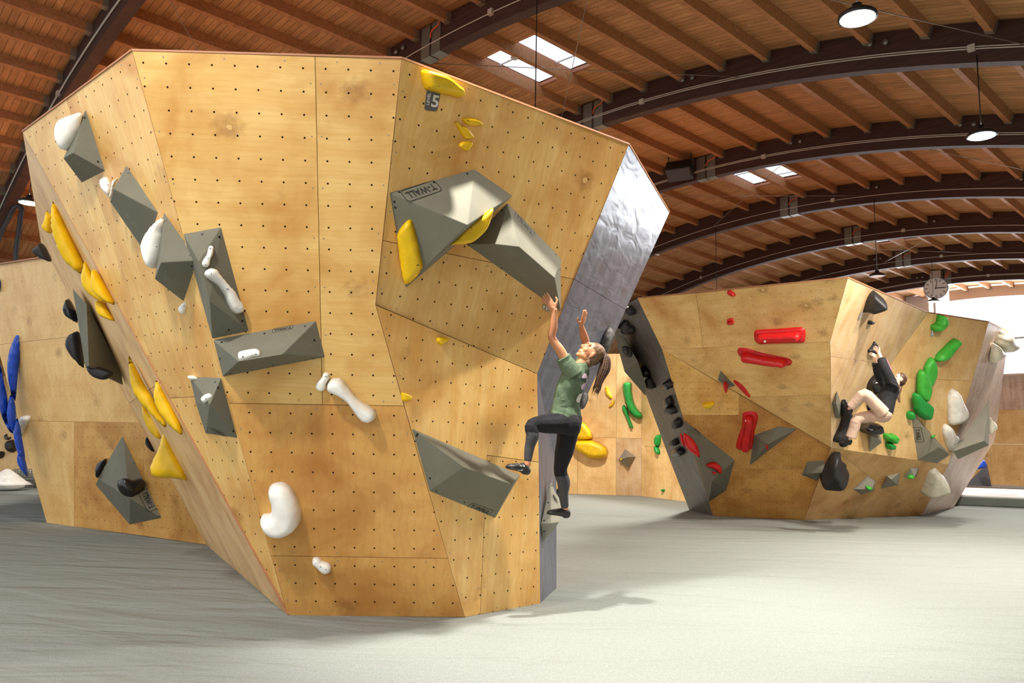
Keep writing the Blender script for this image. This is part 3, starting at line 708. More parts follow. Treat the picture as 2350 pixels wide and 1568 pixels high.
# ================================================================ second climbing block
t1, tq, t2, t3, t4, t5 = top(1463, 685), top(1445, 694), top(1946, 638), top(2130, 718), top(2269, 739.5), top(2315.6, 762)
c0, c1, c2, c3, c4 = flo(1582, 1171), flo(1636, 1184), flo(1845, 1194), flo(2115.5, 1183), flo(2188, 1166)
vK = W(1907, 1028, 15.62)
QK = pl3(t2, t3, vK); vw = QK.hit(1905, 785); QP = pl3(t1, t2, vw); vm = QP.hit(1519.5, 802)
QM1 = pl3(vm, vw, vK); QM2 = pl3(c1, c2, vm); QL = pl3(t3, t4, vK); QN = pl3(c2, c3, vK)
vL = QL.hit(2176, 1067); QO = pl3(t4, c3, t5); QQ = pl3(vm, c1, c0); QQ1 = pl3(tq, t1, vm)
sb = thing('climbing_block', 'second plywood climbing block, with red and green routes and a dark grey corner', 'climbing wall', (7.5, 18.5, 0))
def sp_(pl, *p, m=PLYD, **k): return panel(sb, pl, p, m, screws=False, gap=.002, **k)
sp_(QP, (1463, 685), (1597, 673), (1614, 798), (1519.5, 802)); sp_(QP, (1597, 673), (1946, 638), (1905, 785), (1614, 798))
sp_(QM1, (1519.5, 802), (1905, 785), (1906, 906), (1708, 911)); sp_(QM1, (1708, 911), (1906, 906), (1907, 1028))
sp_(QM2, (1519.5, 802), (1696, 905), (1696, 953), (1565.7, 953), m=PLY); sp_(QM2, (1565.7, 953), (1696, 953), (1696, 905), (1907, 1028), (1889, 1077), (1603.3, 1077), m=PLYO)
sp_(QM2, (1603.3, 1077), (1889, 1077), (1845, 1194), (1636, 1184), m=PLYO)
sp_(QK, (1946, 638), (2130, 718), (2043.7, 838), (1906, 818), (1905, 785), m=PLYP); sp_(QK, (1906, 818), (2043.7, 838), (1907, 1028), m=PLYP)
sp_(QL, (2130, 718), (2269, 739.5), (2231, 875), (2024, 865), m=PLYF); sp_(QL, (2024, 865), (2231, 875), (2176, 1067), (1907, 1028), m=PLYF)
panel(sb, pl3(vK, vL, c3), None, PLYN, pts3=[vK, vL, c3], screws=False); panel(sb, QN, None, PLYN, pts3=[vK, c3, c2], screws=False)
panel(sb, pl3(t4, vL, t5), None, PLYW, pts3=[t4, t5, vL], screws=False)
v6 = pl3(t5, vL, c4).hit(2283, 1010)
panel(sb, pl3(t5, v6, vL), None, PLYW, pts3=[t5, v6, vL], screws=False); panel(sb, pl3(vL, v6, c4), None, PLYW, pts3=[vL, v6, c4], screws=False); panel(sb, pl3(vL, c4, c3), None, PLYW, pts3=[vL, c4, c3], screws=False)
q1 = pl3(vm, tq, c0).hit(1483, 908); q2 = QQ.hit(1538, 1058)
panel(sb, QQ1, None, GREYQ, pts3=[tq, t1, vm], screws=False); panel(sb, pl3(tq, vm, q1), None, GREYQ, pts3=[tq, vm, q1], screws=False)
panel(sb, pl3(vm, q1, q2), None, GREYQ, pts3=[vm, q1, q2], screws=False); panel(sb, QQ, ((1519.5, 802), (1538, 1058), (1582, 1171), (1636, 1184)), GREYQ, screws=False)
PQ = pl3(tq, vm, q2); qx = pl3(tq, vm, q1).hit(1408, 764); panel(sb, pl3(tq, qx, q1), None, GREYQ, pts3=[tq, qx, q1], screws=False)
k1, k2, k3, k4 = np.array([4.0, 19.5, HW]), np.array([10.2, 21.0, HW]), np.array([6.5, 22.5, 0]), np.array([10.6, 22.2, 0])
for P in ([tq, k1, qx], [qx, k1, q1], [q1, k1, q2], [q2, k1, k3], [q2, k3, c0], [k1, k2, k4, k3], [k2, t5, v6], [k2, v6, k4], [v6, c4, k4]):
    obj('back_panel', P, [tuple(range(len(P)))], EDGE, sb)
obj('top_panel', [p - (0, 0, .002) for p in (tq, k1, k2, t5, t4, t3, t2, t1)], [tuple(range(8))], EDGE, sb)
for a, b in ((t1, t2), (t2, t3), (t3, t4), (t4, t5)):
    box('top_edge', (a + b) / 2 + (0, 0, .008), (b - a) / 2, np.array([0, .008, 0]), (0, 0, .012), EDGE, sb)
O2 = (1400, 600); K2 = 2.4737
o2 = lambda *L: oc(O2, K2, L)
O4 = (1380, 660); K4 = 2.903
o4 = lambda *L: oc(O4, K4, L)
O7 = (1820, 980); K7 = 6.184
o7 = lambda *L: oc(O7, K7, L)
O2b = (1800, 640); K2b = 2.8
ob = lambda *L: oc(O2b, K2b, L)
dQ = lambda x, y: PQ.hit(x, y)[1]
V13 = volume('long grey volume on the outer edge of the dark grey corner', None, [(1418, 753, 16.3), (1463.7, 829, 16.0), (1433, 853, 16.2), (1410, 767, 16.5), (1483, 885.6, 16.6), (1481, 908.7, 16.9), (1440, 820, 17.4)], depth=1, mat=VOL, logo=((1426, 772), (1440, 792), .3))
V14 = volume('tall grey volume at the foot of the dark corner, red crescent on it', QM2, [(1569.5, 963), (1686.6, 1056), (1667.6, 1125), (1627, 1152.6), (1634, 1104, .45), (1604, 1056, .2)], logo=((1588, 986), (1606, 996), .4))
V15 = volume('small grey fin volume with a red chip, high on the red route', QM2, [(1641.7, 829.6), (1702, 896.6), (1673, 894), (1643.5, 873.6), (1663, 868, .18)])
V16 = volume('grey arrowhead volume right of the standing red block', QM2, [(1830.5, 984), (1788, 978), (1730.7, 998), (1719.4, 1069), (1762, 1020, .24)])
V17 = volume('grey faceted volume half hidden by the large black lump', QM2, [(1853, 1059), (1897.6, 1056), (1876.6, 1105), (1838.6, 1090), (1852, 1088, .10), (1890, 1085, .14)])
V18 = volume('grey diamond volume lowest on the block with a green chip', QN, o7((1052, 690), (1170, 765), (1150, 905), (970, 965), (848, 885)) + [(2001, 1124, .26)], mat=VOLW)
V19 = volume('middle grey volume of three in the low row, without a chip', QN, o7((1315, 685), (1540, 620), (1490, 830), (1240, 880)) + [(2046, 1101, .16), (2058, 1112, .12)], mat=VOLW)
V20 = volume('upper grey volume of the low row with a green chip under it', QN, o7((1640, 520), (1800, 510), (1815, 560), (1750, 725), (1530, 725)) + [(2099, 1095, .2)], mat=VOLW)
V21 = volume('grey gem volume below the large glossy black ball', QL, [(1990, 985), (2014, 975), (2024, 1016), (1995, 1038), (2014, 1006, .16), (2000, 1002, .14)], mat=VOLW)
V22 = volume('narrow grey gem volume left of the long black banana hold', QK, [(1920.4, 896), (1930, 926.5), (1928.4, 961), (1917, 961), (1908.4, 926.5), (1919, 927, .14)])
V23 = volume('tall grey spearhead volume under the green petal holds', QL, [(2088.4, 941.6), (2180, 1043.9), (2151, 1063.7), (2105.4, 1056), (2156, 1026.5, .42)], mat=VOLW, logo=((2098, 985), (2104, 1011), .36))
V24 = volume('tall grey spike volume on the right edge of the second block', None, [(2270, 917, 17.2), (2269, 1022.5, 17.3), (2198.4, 1054.8, 17.4), (2187, 1036.6, 16.9), (2258, 1012, 16.7), (2250, 960, 18.0)], depth=1, mat=VOLW, logo=((2197, 1024), (2210, 1010), .3))
dsl = lambda bb, x, y: vp(bb, x, y)
# red route
hold('top red oval chip touching the rim of the second block', QP, o2((670, 165), (690, 166), (712, 185), (708, 197), (685, 193), (668, 180)), .08, RED)
hold('small red chip, upper half of a stacked pair', QP, o2((668, 328), (695, 322), (698, 338), (668, 340)), .05, RED)
hold('small red chip, lower half of a stacked pair', QP, o2((667, 343), (700, 340), (703, 352), (690, 358), (667, 356)), .05, RED)
def bigred(label, P, pl, h=.16, **k):
    V, Fc = pillow_vf(pl, P, h * .22, edge=.004, res=24, q=.5); c = sum(pl.hit(*p) for p in P) / len(P)
    t = thing('climbing_hold', label, 'climbing hold', c, 'x'); del t['group']
    o = obj('flange', V, Fc, RED, t, True); orient(o.data)
    cx = sum(p[0] for p in P) / len(P); cy = sum(p[1] for p in P) / len(P)
    Q = [(cx + (x - cx) * .86, cy + (y - cy) * (.62 if k.get('flat', 1) else .86)) for x, y in P]
    if k.get('tall'): Q = [(cx + (x - cx) * .62, cy + (y - cy) * .88) for x, y in P]
    V, Fc = pillow_vf(pl, Q, h, off=.01, res=24, q=.6); o = obj('grip', V, Fc, RED, t, True); orient(o.data); return t
r1 = bigred('long red bar hold lying on the upper board', o2((820, 400), (850, 388), (950, 382), (1060, 374), (1098, 378), (1110, 400), (1108, 440), (1095, 462), (1040, 464), (900, 468), (850, 470), (822, 448)), QP, .22)
r2 = bigred('slanted red bar hold just under the overhang lip', o2((724, 505), (735, 490), (780, 493), (850, 515), (940, 535), (1010, 550), (1033, 568), (1022, 590), (990, 590), (900, 578), (800, 556), (745, 545), (727, 525)), QM1, .18)
hold('red cigar hold right of the small grey fin volume', QM2, o2((698, 658), (712, 653), (740, 668), (770, 700), (798, 745), (800, 758), (780, 756), (748, 725), (715, 690), (700, 672)), .12, RED, res=20)
hold('red chip on the small grey fin volume', QM2, o2((650, 660), (665, 668), (672, 700), (660, 705), (648, 690), (645, 670)), .28, RED)
r3 = bigred('upright red block hold in the middle of the overhang', o2((760, 858), (800, 850), (830, 858), (840, 885), (832, 930), (822, 960), (812, 1040), (800, 1068), (760, 1073), (722, 1064), (715, 1040), (730, 990), (748, 940), (752, 880)), QM2, .2, tall=1)
disc('bolt', vp(obj_world_bvh(r1.children[1], r1), 1755.5, 784).p, QP.n, .022, r1, WHI); disc('bolt', vp(obj_world_bvh(r3.children[1], r3), 1711.5, 966).p, QM2.n, .022, r3, WHI)
hold('tiny red chip on the grey arrowhead volume', dsl(V16[2], 1758.5, 1025), o2((882, 1043), (892, 1042), (894, 1060), (884, 1060)), .06, RED)
V, Fc = None, None
hold('red half-moon plate standing off the dark grey corner', facing(1587, 1025, QM2.hit(1587, 1025)[1] - .5, (.1, 0, 0)), o4((550, 970), (580, 985), (610, 1010), (635, 1050), (653, 1095), (655, 1133), (620, 1115), (585, 1090), (560, 1060), (545, 1010)), .10, RED, hb=.08, res=18)
hold('slim red sliver beside the half-moon plate', facing(1567, 1012, QM2.hit(1570, 1012)[1] - .35, (.1, 0, 0)), o4((525, 972), (540, 980), (545, 1010), (556, 1050), (560, 1068), (535, 1040), (525, 1000)), .05, RED, hb=.05)
hold('red crescent hold on the tall grey corner volume', dsl(V14[2], 1637, 1070), o4((696, 1180), (715, 1168), (745, 1160), (775, 1172), (795, 1200), (795, 1240), (780, 1238), (755, 1215), (720, 1200), (700, 1192)), .10, RED, bolts=[(1637, 1063)])
hold('tiny red chip just below the red crescent', dsl(V14[2], 1637, 1085), o4((740, 1230), (760, 1230), (760, 1243), (742, 1244)), .06, RED)
hold('yellow bean hold alone on the pale lower board', QM2, o2((527, 805), (560, 797), (590, 796), (592, 806), (575, 823), (545, 824), (528, 815)), .10, YEL)
# black holds on the grey corner
for i, (L, l, m) in enumerate((
    (o4((180, 122), (205, 122), (225, 140), (232, 165), (225, 180), (200, 172), (172, 158), (172, 138)), 'highest grey black hold on the dark corner, under the rim', CHK),
    (o4((128, 240), (150, 215), (165, 222), (160, 250), (150, 265), (130, 258)), 'small black hold left of the silvery one on the dark corner', BLK),
    (o4((160, 230), (175, 218), (190, 240), (220, 260), (230, 290), (215, 306), (185, 300), (165, 280), (155, 255)), 'silvery chalked hold on the dark corner, second from the rim', CHK),
    (o4((152, 400), (168, 390), (195, 408), (208, 435), (200, 460), (178, 460), (158, 440)), 'chalked ball hold on the grey edge volume', CHK),
    (o4((278, 520), (300, 530), (325, 560), (325, 590), (300, 595), (280, 570)), 'glossy black hold on the dark corner, upper of a touching pair', BLG),
    (o4((318, 590), (335, 600), (355, 635), (365, 665), (345, 662), (320, 635)), 'matt black hold on the dark corner, lower of a touching pair', BLK),
    (o4((440, 612), (462, 612), (480, 640), (474, 668), (450, 662), (435, 640)), 'black hold right by the plywood edge of the dark corner', BLG),
    (o4((448, 725), (465, 720), (480, 745), (485, 775), (465, 790), (448, 765)), 'black hold above the silvery lower one on the dark corner', BLG),
    (o4((448, 790), (475, 782), (500, 800), (510, 830), (490, 836), (460, 820)), 'silvery chalked hold, lower of the two on the dark corner', CHK),
    (o4((500, 872), (520, 866), (540, 890), (538, 925), (520, 930), (503, 910)), 'flat black plate hold above the red half-moon', BLK),
    (o4((482, 1010), (505, 1003), (522, 1030), (515, 1045), (480, 1028)), 'small black hold just left of the red sliver', BLK),
    (o4((495, 1068), (520, 1058), (545, 1068), (562, 1095), (550, 1115), (520, 1115), (498, 1095)), 'glossy black ball hold lowest on the dark corner', BLG))):
    cx = sum(p[0] for p in L) / len(L); cy = sum(p[1] for p in L) / len(L)
    pl = (vp(V13[2], cx, cy) if i == 3 else (pl3(tq, vm, q1) if cy < 880 else (pl3(vm, q1, q2) if cy < 960 else QQ)))
    if i < 3: pl = QQ1 if i == 0 else pl3(tq, vm, q1)
    hold(l, pl, L, .16, m)
# black route on the streaked board
hold('large grey black cone hold topping the black route', facing(2003, 693, QK.hit(2003, 693)[1] - .12, (.3, 0, -.3)), ob((555, 75), (575, 76), (600, 95), (640, 130), (650, 160), (635, 185), (600, 205), (560, 222), (540, 215), (525, 212), (490, 212), (490, 180), (505, 130), (530, 90)), .26, BLK, hb=.35, q=.6, res=22, tilt=(.5, 0))
hold('small black chip below the large black cone', QK, ob((540, 268), (562, 270), (560, 280), (545, 290), (535, 290)), .08, BLK)
hold('black fin hold gripped by the climber in the black jacket', QK, [(2005.5, 783), (2009, 790), (2010, 800), (2007, 809), (2003, 813), (1996, 812), (1990.5, 805), (1999, 795)], .10, BLK, q=.8)
hold('huge glossy black half-ball behind the black jacket', QK, [(2012, 857), (2022, 868), (2026, 890), (2020, 908), (2010, 918), (1998, 912), (1989, 898), (1991, 880), (2000, 866)], .25, BLG, res=20)
hold('black post hold behind the raised knee', QK, [(1985, 925), (1995, 920), (2000, 935), (1995, 948), (1982, 945)], .15, BLG)
hold('large glossy black ball under the climber\'s hips', QL, [(1973, 975), (1985, 968), (2000, 966), (2005, 975), (2006, 985), (2000, 993), (1985, 995), (1974, 990), (1970, 982)], .30, BLG, res=18)
hold('long black banana hold under the climber\'s toes', QK, [(1931, 918), (1937, 925), (1943, 950), (1946, 972), (1943, 988), (1933, 1000), (1920, 1010), (1912, 1014), (1913, 1003), (1922, 985), (1929, 965), (1928, 945)], .22, BLK, q=.6, res=20)
hold('small black foothold below the hanging foot', QL, [(1926, 1016), (1933, 1010), (1940, 1016), (1936, 1024), (1928, 1025)], .10, BLK)
hold('large black lump hold on the low corner of the second block', pl3(c2, vK, QM2.hit(1800, 1100)), o7((560, 370), (640, 355), (675, 380), (690, 480), (755, 540), (760, 590), (795, 660), (790, 730), (700, 768), (560, 765), (420, 745), (375, 690), (385, 620), (450, 540), (500, 440)), .42, BLK, q=.7, res=22)
# green route
hold('topmost light green hold with a grey tag below', QL, ob((980, 235), (1000, 232), (1012, 262), (1010, 295), (985, 325), (960, 342), (940, 325), (942, 298), (970, 278)), .2, GRL, q=.7)
hold('light green wedge hold, second from the top', QL, ob((1075, 388), (1098, 385), (1112, 400), (1100, 425), (1060, 470), (1015, 525), (962, 530), (975, 485), (1010, 450)), .18, GRL, q=.7, res=18, sub=2)
hold('light green petal, upper of the overlapping three', QL, ob((935, 502), (955, 545), (960, 590), (950, 640), (915, 705), (895, 680), (885, 620), (890, 570), (910, 525)), .12, GRL, off=.02, res=18, flat=2.2, sub=2)
hold('light green petal, middle of the overlapping three', QL, ob((856, 577), (880, 600), (905, 660), (912, 705), (900, 760), (880, 790), (845, 765), (832, 720), (835, 640), (838, 605)), .13, GRL, off=.06, res=18, flat=2.2, sub=2)
hold('green shield hold, lowest of the overlapping three', QL, ob((805, 722), (830, 735), (840, 755), (900, 800), (902, 840), (885, 900), (850, 885), (815, 860), (800, 810), (792, 745)), .16, GRN, off=.1, q=.6, res=18, flat=2, sub=2)
hold('small green knob left of the spearhead volume', QL, ob((795, 848), (808, 852), (812, 885), (800, 903), (785, 895), (783, 865)), .14, GRN)
hold('green lump hold, upper of two beside the gem volume', QL, o7((1285, 85), (1330, 90), (1370, 95), (1400, 90), (1430, 130), (1425, 165), (1395, 225), (1370, 230), (1290, 175), (1275, 130)), .18, GRL, q=.7)
hold('green lump hold, lower of two beside the gem volume', QL, o7((1315, 215), (1380, 225), (1400, 255), (1395, 290), (1370, 318), (1325, 308), (1308, 270)), .14, GRN, q=.7)
hold('tiny green chip on the edge of the spearhead volume', dsl(V23[2], 2139, 1003), o7((1955, 125), (1985, 122), (1995, 150), (1980, 165), (1960, 155)), .08, GRL)
hold('green chip on the lowest grey diamond volume', dsl(V18[2], 1995, 1118), o7((1038, 835), (1065, 832), (1110, 860), (1128, 885), (1110, 905), (1075, 898), (1050, 875)), .08, GRL)
hold('green chip under the upper volume of the low row', dsl(V20[2], 2090, 1092), o7((1630, 690), (1660, 675), (1710, 690), (1728, 715), (1700, 727), (1640, 722)), .08, GRL)
# white route
hold('white flame hold, upper right on the green board', QL, ob((1075, 705), (1100, 720), (1120, 770), (1150, 830), (1150, 880), (1120, 925), (1070, 943), (1048, 920), (1045, 850), (1048, 750)), .22, WHI, q=.8, res=20)
hold('white flame hold below, beside the spearhead volume', QL, ob((1025, 933), (1050, 940), (1075, 985), (1097, 1010), (1090, 1060), (1065, 1100), (1045, 1095), (1025, 1040), (1012, 975)), .18, WHI, q=.8, res=18)
hold('large white cone hold low at the right of the block', QN, o7((1975, 525), (2000, 530), (2050, 590), (2115, 670), (2125, 730), (2090, 800), (1980, 850), (1830, 932), (1795, 925), (1787, 890), (1820, 790), (1855, 640), (1890, 570)), .32, CRE, q=.8, res=22, tilt=(.4, 0))
PO = pl3(t4, t5, vL)
hold('upper cream cone hold on the far right facet', PO, ob((1393, 332), (1420, 365), (1455, 400), (1440, 435), (1400, 475), (1370, 465), (1350, 430), (1355, 390), (1375, 355)), .3, CRE, q=.8, res=18)
hold('lower cream cone hold on the far right facet', PO, ob((1328, 412), (1355, 430), (1388, 470), (1375, 490), (1345, 515), (1312, 538), (1310, 500), (1318, 450)), .2, CRE, q=.8, off=.03)
hold('cream half-ball hold behind the grey spike volume', facing(2275, 975, 17.8, (.4, 0, 0)), ob((1316, 885), (1340, 915), (1362, 945), (1362, 970), (1340, 990), (1312, 1000), (1305, 940)), .12, CRE, hb=.1)
# level tags on the second block
for pts, pl, s, l in ((((1975.5, 718), (1979.5, 718), (1973.5, 733), (1969, 732.5)), QK, '5', 'small grey tag under the large black cone'),
                     (((2137, 760), (2143, 761), (2141.5, 773), (2135.5, 772)), QL, '3', 'small grey tag under the topmost green hold'),
                     (((2292, 812), (2296, 813), (2293, 828), (2289.5, 826)), PO, '5', 'thin grey tag under the cream cones')):
    P = [pl.hit(x, y, .012) for x, y in pts]; t = thing('level_tag', l, 'sign', P[0]); obj('tag_plate', P, [(0, 1, 2, 3)], m_plain('tag_silver', (150, 150, 158), .5), t)
    if pl is not PO: put_text('number', s, P[3] * .75 + P[0] * .25 + (P[2] - P[3]) * .15, P[2] - P[3], P[0] - P[3], np.linalg.norm(P[2] - P[3]) * .6, WH, t, .006)

# ================================================================ background walls
wr = thing('climbing_wall', 'pale plywood wall at the back with yellow, green and white sheets of board', 'climbing wall', (5, 23.5, 0))
f0, f1, f2 = flo(1060, 1126), flo(1472, 1139), flo(1760, 1176)
PR1 = Plane(f0, np.cross(f1 - f0, (0, 0, 1))); PR2 = Plane(f1, np.cross(f2 - f1, (0, 0, 1)))
xs = [1060, 1150, 1240, 1325, 1414, 1472]
def vert(pl, x): # picture column -> ground point on wall
    d = ray(x, 1130); q = CAM + d * (((pl.p - CAM) @ pl.n) / (d @ pl.n)); return np.array([q[0], q[1], 0])
def wallstrip(par, pl, X, zs, mats):
    for a, b in zip(X[:-1], X[1:]):
        A_, B_ = vert(pl, a), vert(pl, b)
        for z0, z1 in zip(zs[:-1], zs[1:]):
            panel(par, pl, None, random.choice(mats), pts3=[A_ + (0, 0, z0), B_ + (0, 0, z0), B_ + (0, 0, z1), A_ + (0, 0, z1)], screws=False, th=.06, gap=.003)
    A_, B_ = vert(pl, X[0]), vert(pl, X[-1]); q = -pl.n * .1; obj('backing_board', [A_ + q, B_ + q, B_ + q + (0, 0, zs[-1]), A_ + q + (0, 0, zs[-1])], [(0, 1, 2, 3)], EDGE, par)
wallstrip(wr, PR1, xs, (0, 1.75, HW), [PLYF, PLYP, PLYF]); wallstrip(wr, PR2, [1472, 1542, 1640, 1760], (0, 1.5, HW), [PLYF, PLY])
V25 = volume('small grey pyramid volume on the back wall, yellow chip at its edge', PR1, o4((158, 1075), (230, 1130), (185, 1203), (113, 1150)) + [(1441, 1049, .5)], mat=VOLW)
hold('yellow chip on the small back-wall pyramid', vp(V25[2], 1426, 1055), o4((128, 1140), (140, 1140), (138, 1152), (128, 1150)), .04, YEL)
hold('upper yellow curl hold on the back wall', PR1, o4((30, 662), (48, 668), (50, 690), (70, 725), (72, 742), (55, 738), (28, 710), (24, 680)), .14, YEL)
hold('lower yellow curl hold on the back wall', PR1, o4((72, 748), (88, 762), (80, 785), (60, 798), (50, 792), (65, 772)), .12, YEL)
hold('big green sausage hold with knobs on the back wall', PR1, o4((148, 640), (180, 630), (202, 640), (205, 690), (215, 750), (235, 800), (270, 840), (275, 865), (250, 876), (215, 860), (180, 820), (165, 780), (150, 720), (142, 670)), .34, GRN, res=22)
hold('thin green sausage hold below the big one', PR1, o4((140, 788), (155, 784), (175, 820), (195, 880), (213, 930), (205, 938), (188, 930), (170, 880), (150, 835), (138, 808)), .2, GRN, res=18)
hold('green leaf hold partly behind the dark corner', PR1, o4((345, 895), (375, 900), (395, 940), (380, 990), (355, 1050), (330, 1070), (318, 1040), (315, 980), (325, 925)), .25, GRN, res=18)
hold('small green leaf hold left of the large leaf', PR1, o4((295, 1005), (312, 1010), (315, 1035), (303, 1072), (288, 1055), (284, 1025)), .14, GRN)
hold('small green leaf hold right of the large leaf', PR2, o4((385, 980), (398, 990), (395, 1040), (385, 1060), (372, 1050), (368, 1010)), .14, GRN)
hold('green drip hold hanging under the leaf group', PR2, o4((370, 1055), (383, 1065), (393, 1100), (385, 1113), (370, 1095), (366, 1070)), .12, GRN)
hold('green dot hold low on the back wall, upper of two', PR1, o4((310, 1292), (325, 1294), (322, 1306), (312, 1304)), .07, GRN)
hold('green dot hold low on the back wall, lower of two', PR1, o4((310, 1332), (322, 1334), (320, 1345), (311, 1343)), .07, GRN)
hold('green dot hold low on the back wall, apart on the right', PR2, o4((406, 1345), (424, 1345), (418, 1362), (408, 1358)), .07, GRN)
hold('yellow block hold above the long one behind the climber\'s leg', PR1, [(1325, 968), (1340, 970), (1350, 980), (1361, 1000), (1358, 1008), (1340, 1012), (1322, 1005)], .35, YEL, q=.6, flat=2, sub=2)
hold('long yellow block hold behind the climber\'s leg', PR1, [(1318, 1016), (1330, 1009), (1360, 1010), (1392, 1026), (1394, 1050), (1360, 1054), (1340, 1045), (1322, 1032)], .4, YEL, q=.6, res=18, flat=2, sub=2)
# far end wall (right) --------------------------------------------------
AZ = .81; AX = np.array([math.sin(AZ), math.cos(AZ), 0]); AU = np.array([math.cos(AZ), -math.sin(AZ), 0])
D0 = 4.5; W0 = 2.8273; U0, Z0, RR = -2.4717 * D0, -4.5305 * D0 + CZ, 6.0711 * D0
def wu(w, u, z=0): return AX * w + AU * u + np.array([0, 0, z])
WE = 39.6
we = thing('climbing_wall', 'tall plywood wall below the bright end windows', 'climbing wall', wu(WE, -8))
PEW = Plane(wu(WE, 0), AX)
us = [-29, -24, -20, -17, -14.5, -12.6, -10.6, -8.7, -6.8, -4.9, -3.0, -1.1, 1.2, 4, 8]
for a, b in zip(us[:-1], us[1:]):
    for z0, z1 in ((.12, 1.9), (1.9, 3.4), (3.4, 4.9)):
        panel(we, PEW, None, random.choice([PLYP, PLYF, PLYW, PLYO]) if z0 > 1 else PLYF, pts3=[wu(WE, a, z0), wu(WE, b, z0), wu(WE, b, z1), wu(WE, a, z1)], screws=False, th=.1)
box('base_board', wu(WE - .1, -10, .06), AU * 18.5, AX * .1, (0, 0, .06), m_plain('base_grey', (190, 184, 176), .7), we)
volume('dark grey triangular volume by the far mat with a blue hold on its tip', None, [(2265, 1064, 30.5), (2276, 1117, 30.2), (2215, 1115, 29.8), (2240, 1100, 31.5), (2262, 1100, 31.5)], depth=1, mat=m_vol('charcoal_grit', (72, 70, 72)))
hold('blue cap hold on the tip of the far dark volume', facing(2256, 1068, 29.8), [(2258, 1055.5), (2264, 1065), (2263, 1073), (2254, 1075), (2243, 1077), (2249, 1065)], .15, BLU, hb=.15)
# crash mat
g1, g2 = flo(2172, 1159), flo(2350, 1166.5); dm_ = norm(g2 - g1)
g0, g3 = g1 - dm_ * .02, g2 + dm_ * 12; bk_ = np.array([-dm_[1], dm_[0], 0]); bk_ = bk_ if bk_[1] > 0 else -bk_
MT = m_plain('green_grey_vinyl', (92, 98, 88), .6, bump=.2, bs=20); MTP = m_plain('pale_mat_cover', (214, 208, 196), .8, bump=.2, bs=6)
cm = thing('crash_mat', 'thick green grey crash mat with a pale cover at the far right', 'mat', (g0 + g3) / 2 + bk_ * 3)
box('foam_block', (g0 + g3) / 2 + bk_ * 3 + (0, 0, .13), (g3 - g0) / 2, bk_ * 3, (0, 0, .128), MT, cm, .03)
box('cover_sheet', (g0 + g3) / 2 + bk_ * 3.1 + (0, 0, .268), (g3 - g0) / 2 * .995, bk_ * 2.85, (0, 0, .01), MTP, cm)
# far left corner
wf = thing('climbing_wall', 'pale far wall glimpsed at the left edge with round black holds', 'climbing wall', (-14, 23.5, 0))
PLW = Plane(flo(30, 1112), np.array([.05, -1, 0]))
for a, b in ((-500, -300), (-300, -110), (-110, 45), (45, 200), (200, 400)):
    A_, B_ = vert(PLW, a), vert(PLW, b)
    panel(wf, PLW, None, PLYF, pts3=[A_, B_, B_ + (0, 0, HW), A_ + (0, 0, HW)], screws=False, th=.06)
ol = lambda *L: oc((0, 960), 8.714, L)
hold('round black disc hold on the far wall at the left edge', PLW, ol((150, 470), (220, 435), (290, 440), (330, 520), (340, 620), (280, 685), (200, 675), (135, 610), (125, 530)), .2, BLK)
hold('black oval hold at the extreme left of the far wall', PLW, ol((-60, 680), (20, 660), (80, 670), (100, 710), (80, 770), (20, 805), (-50, 790)), .2, BLK)
hold('small silvery crescent hold above the black disc', PLW, ol((150, 318), (145, 355), (180, 385), (220, 370), (215, 410), (160, 438), (110, 415), (92, 370), (110, 330)), .08, CHK)
for (cx, cy, s, l) in ((12, 1097, 1.0, 'white cone volume on the floor at the left edge, upper of two'), (12, 1118, .8, 'white bowl-shaped volume on the floor, lower of two')):
    G0 = flo(12, 1126); up_ = .0 if s < 1 else .16; r = .62 * (1 if s == 1 else .72); h = .42 if s == 1 else .16
    V = []; Fs = []; n = 18
    prof_ = [(1, 0), (.72, .25), (.35, .7), (.12, .95), (0.01, 1)] if s == 1 else [(.45, 0), (1, .6), (1.02, 1), (.6, .9), (.01, .8)]
    for j, (a, b) in enumerate(prof_):
        for k in range(n): V.append(G0 + np.array([a * r * math.cos(6.2832 * k / n), a * r * math.sin(6.2832 * k / n), up_ + b * h]))
    for j in range(len(prof_) - 1):
        for k in range(n): Fs.append((j * n + k, j * n + (k + 1) % n, (j + 1) * n + (k + 1) % n, (j + 1) * n + k))
    Fs.append(tuple(range(n))[::-1])
    c = G0 + (0, 0, up_); o = link('floor_volume', mesh_from('floor_volume', [v - c for v in V], Fs, True), WHI); o.location = tuple(c); tag(o, l, 'climbing volume')
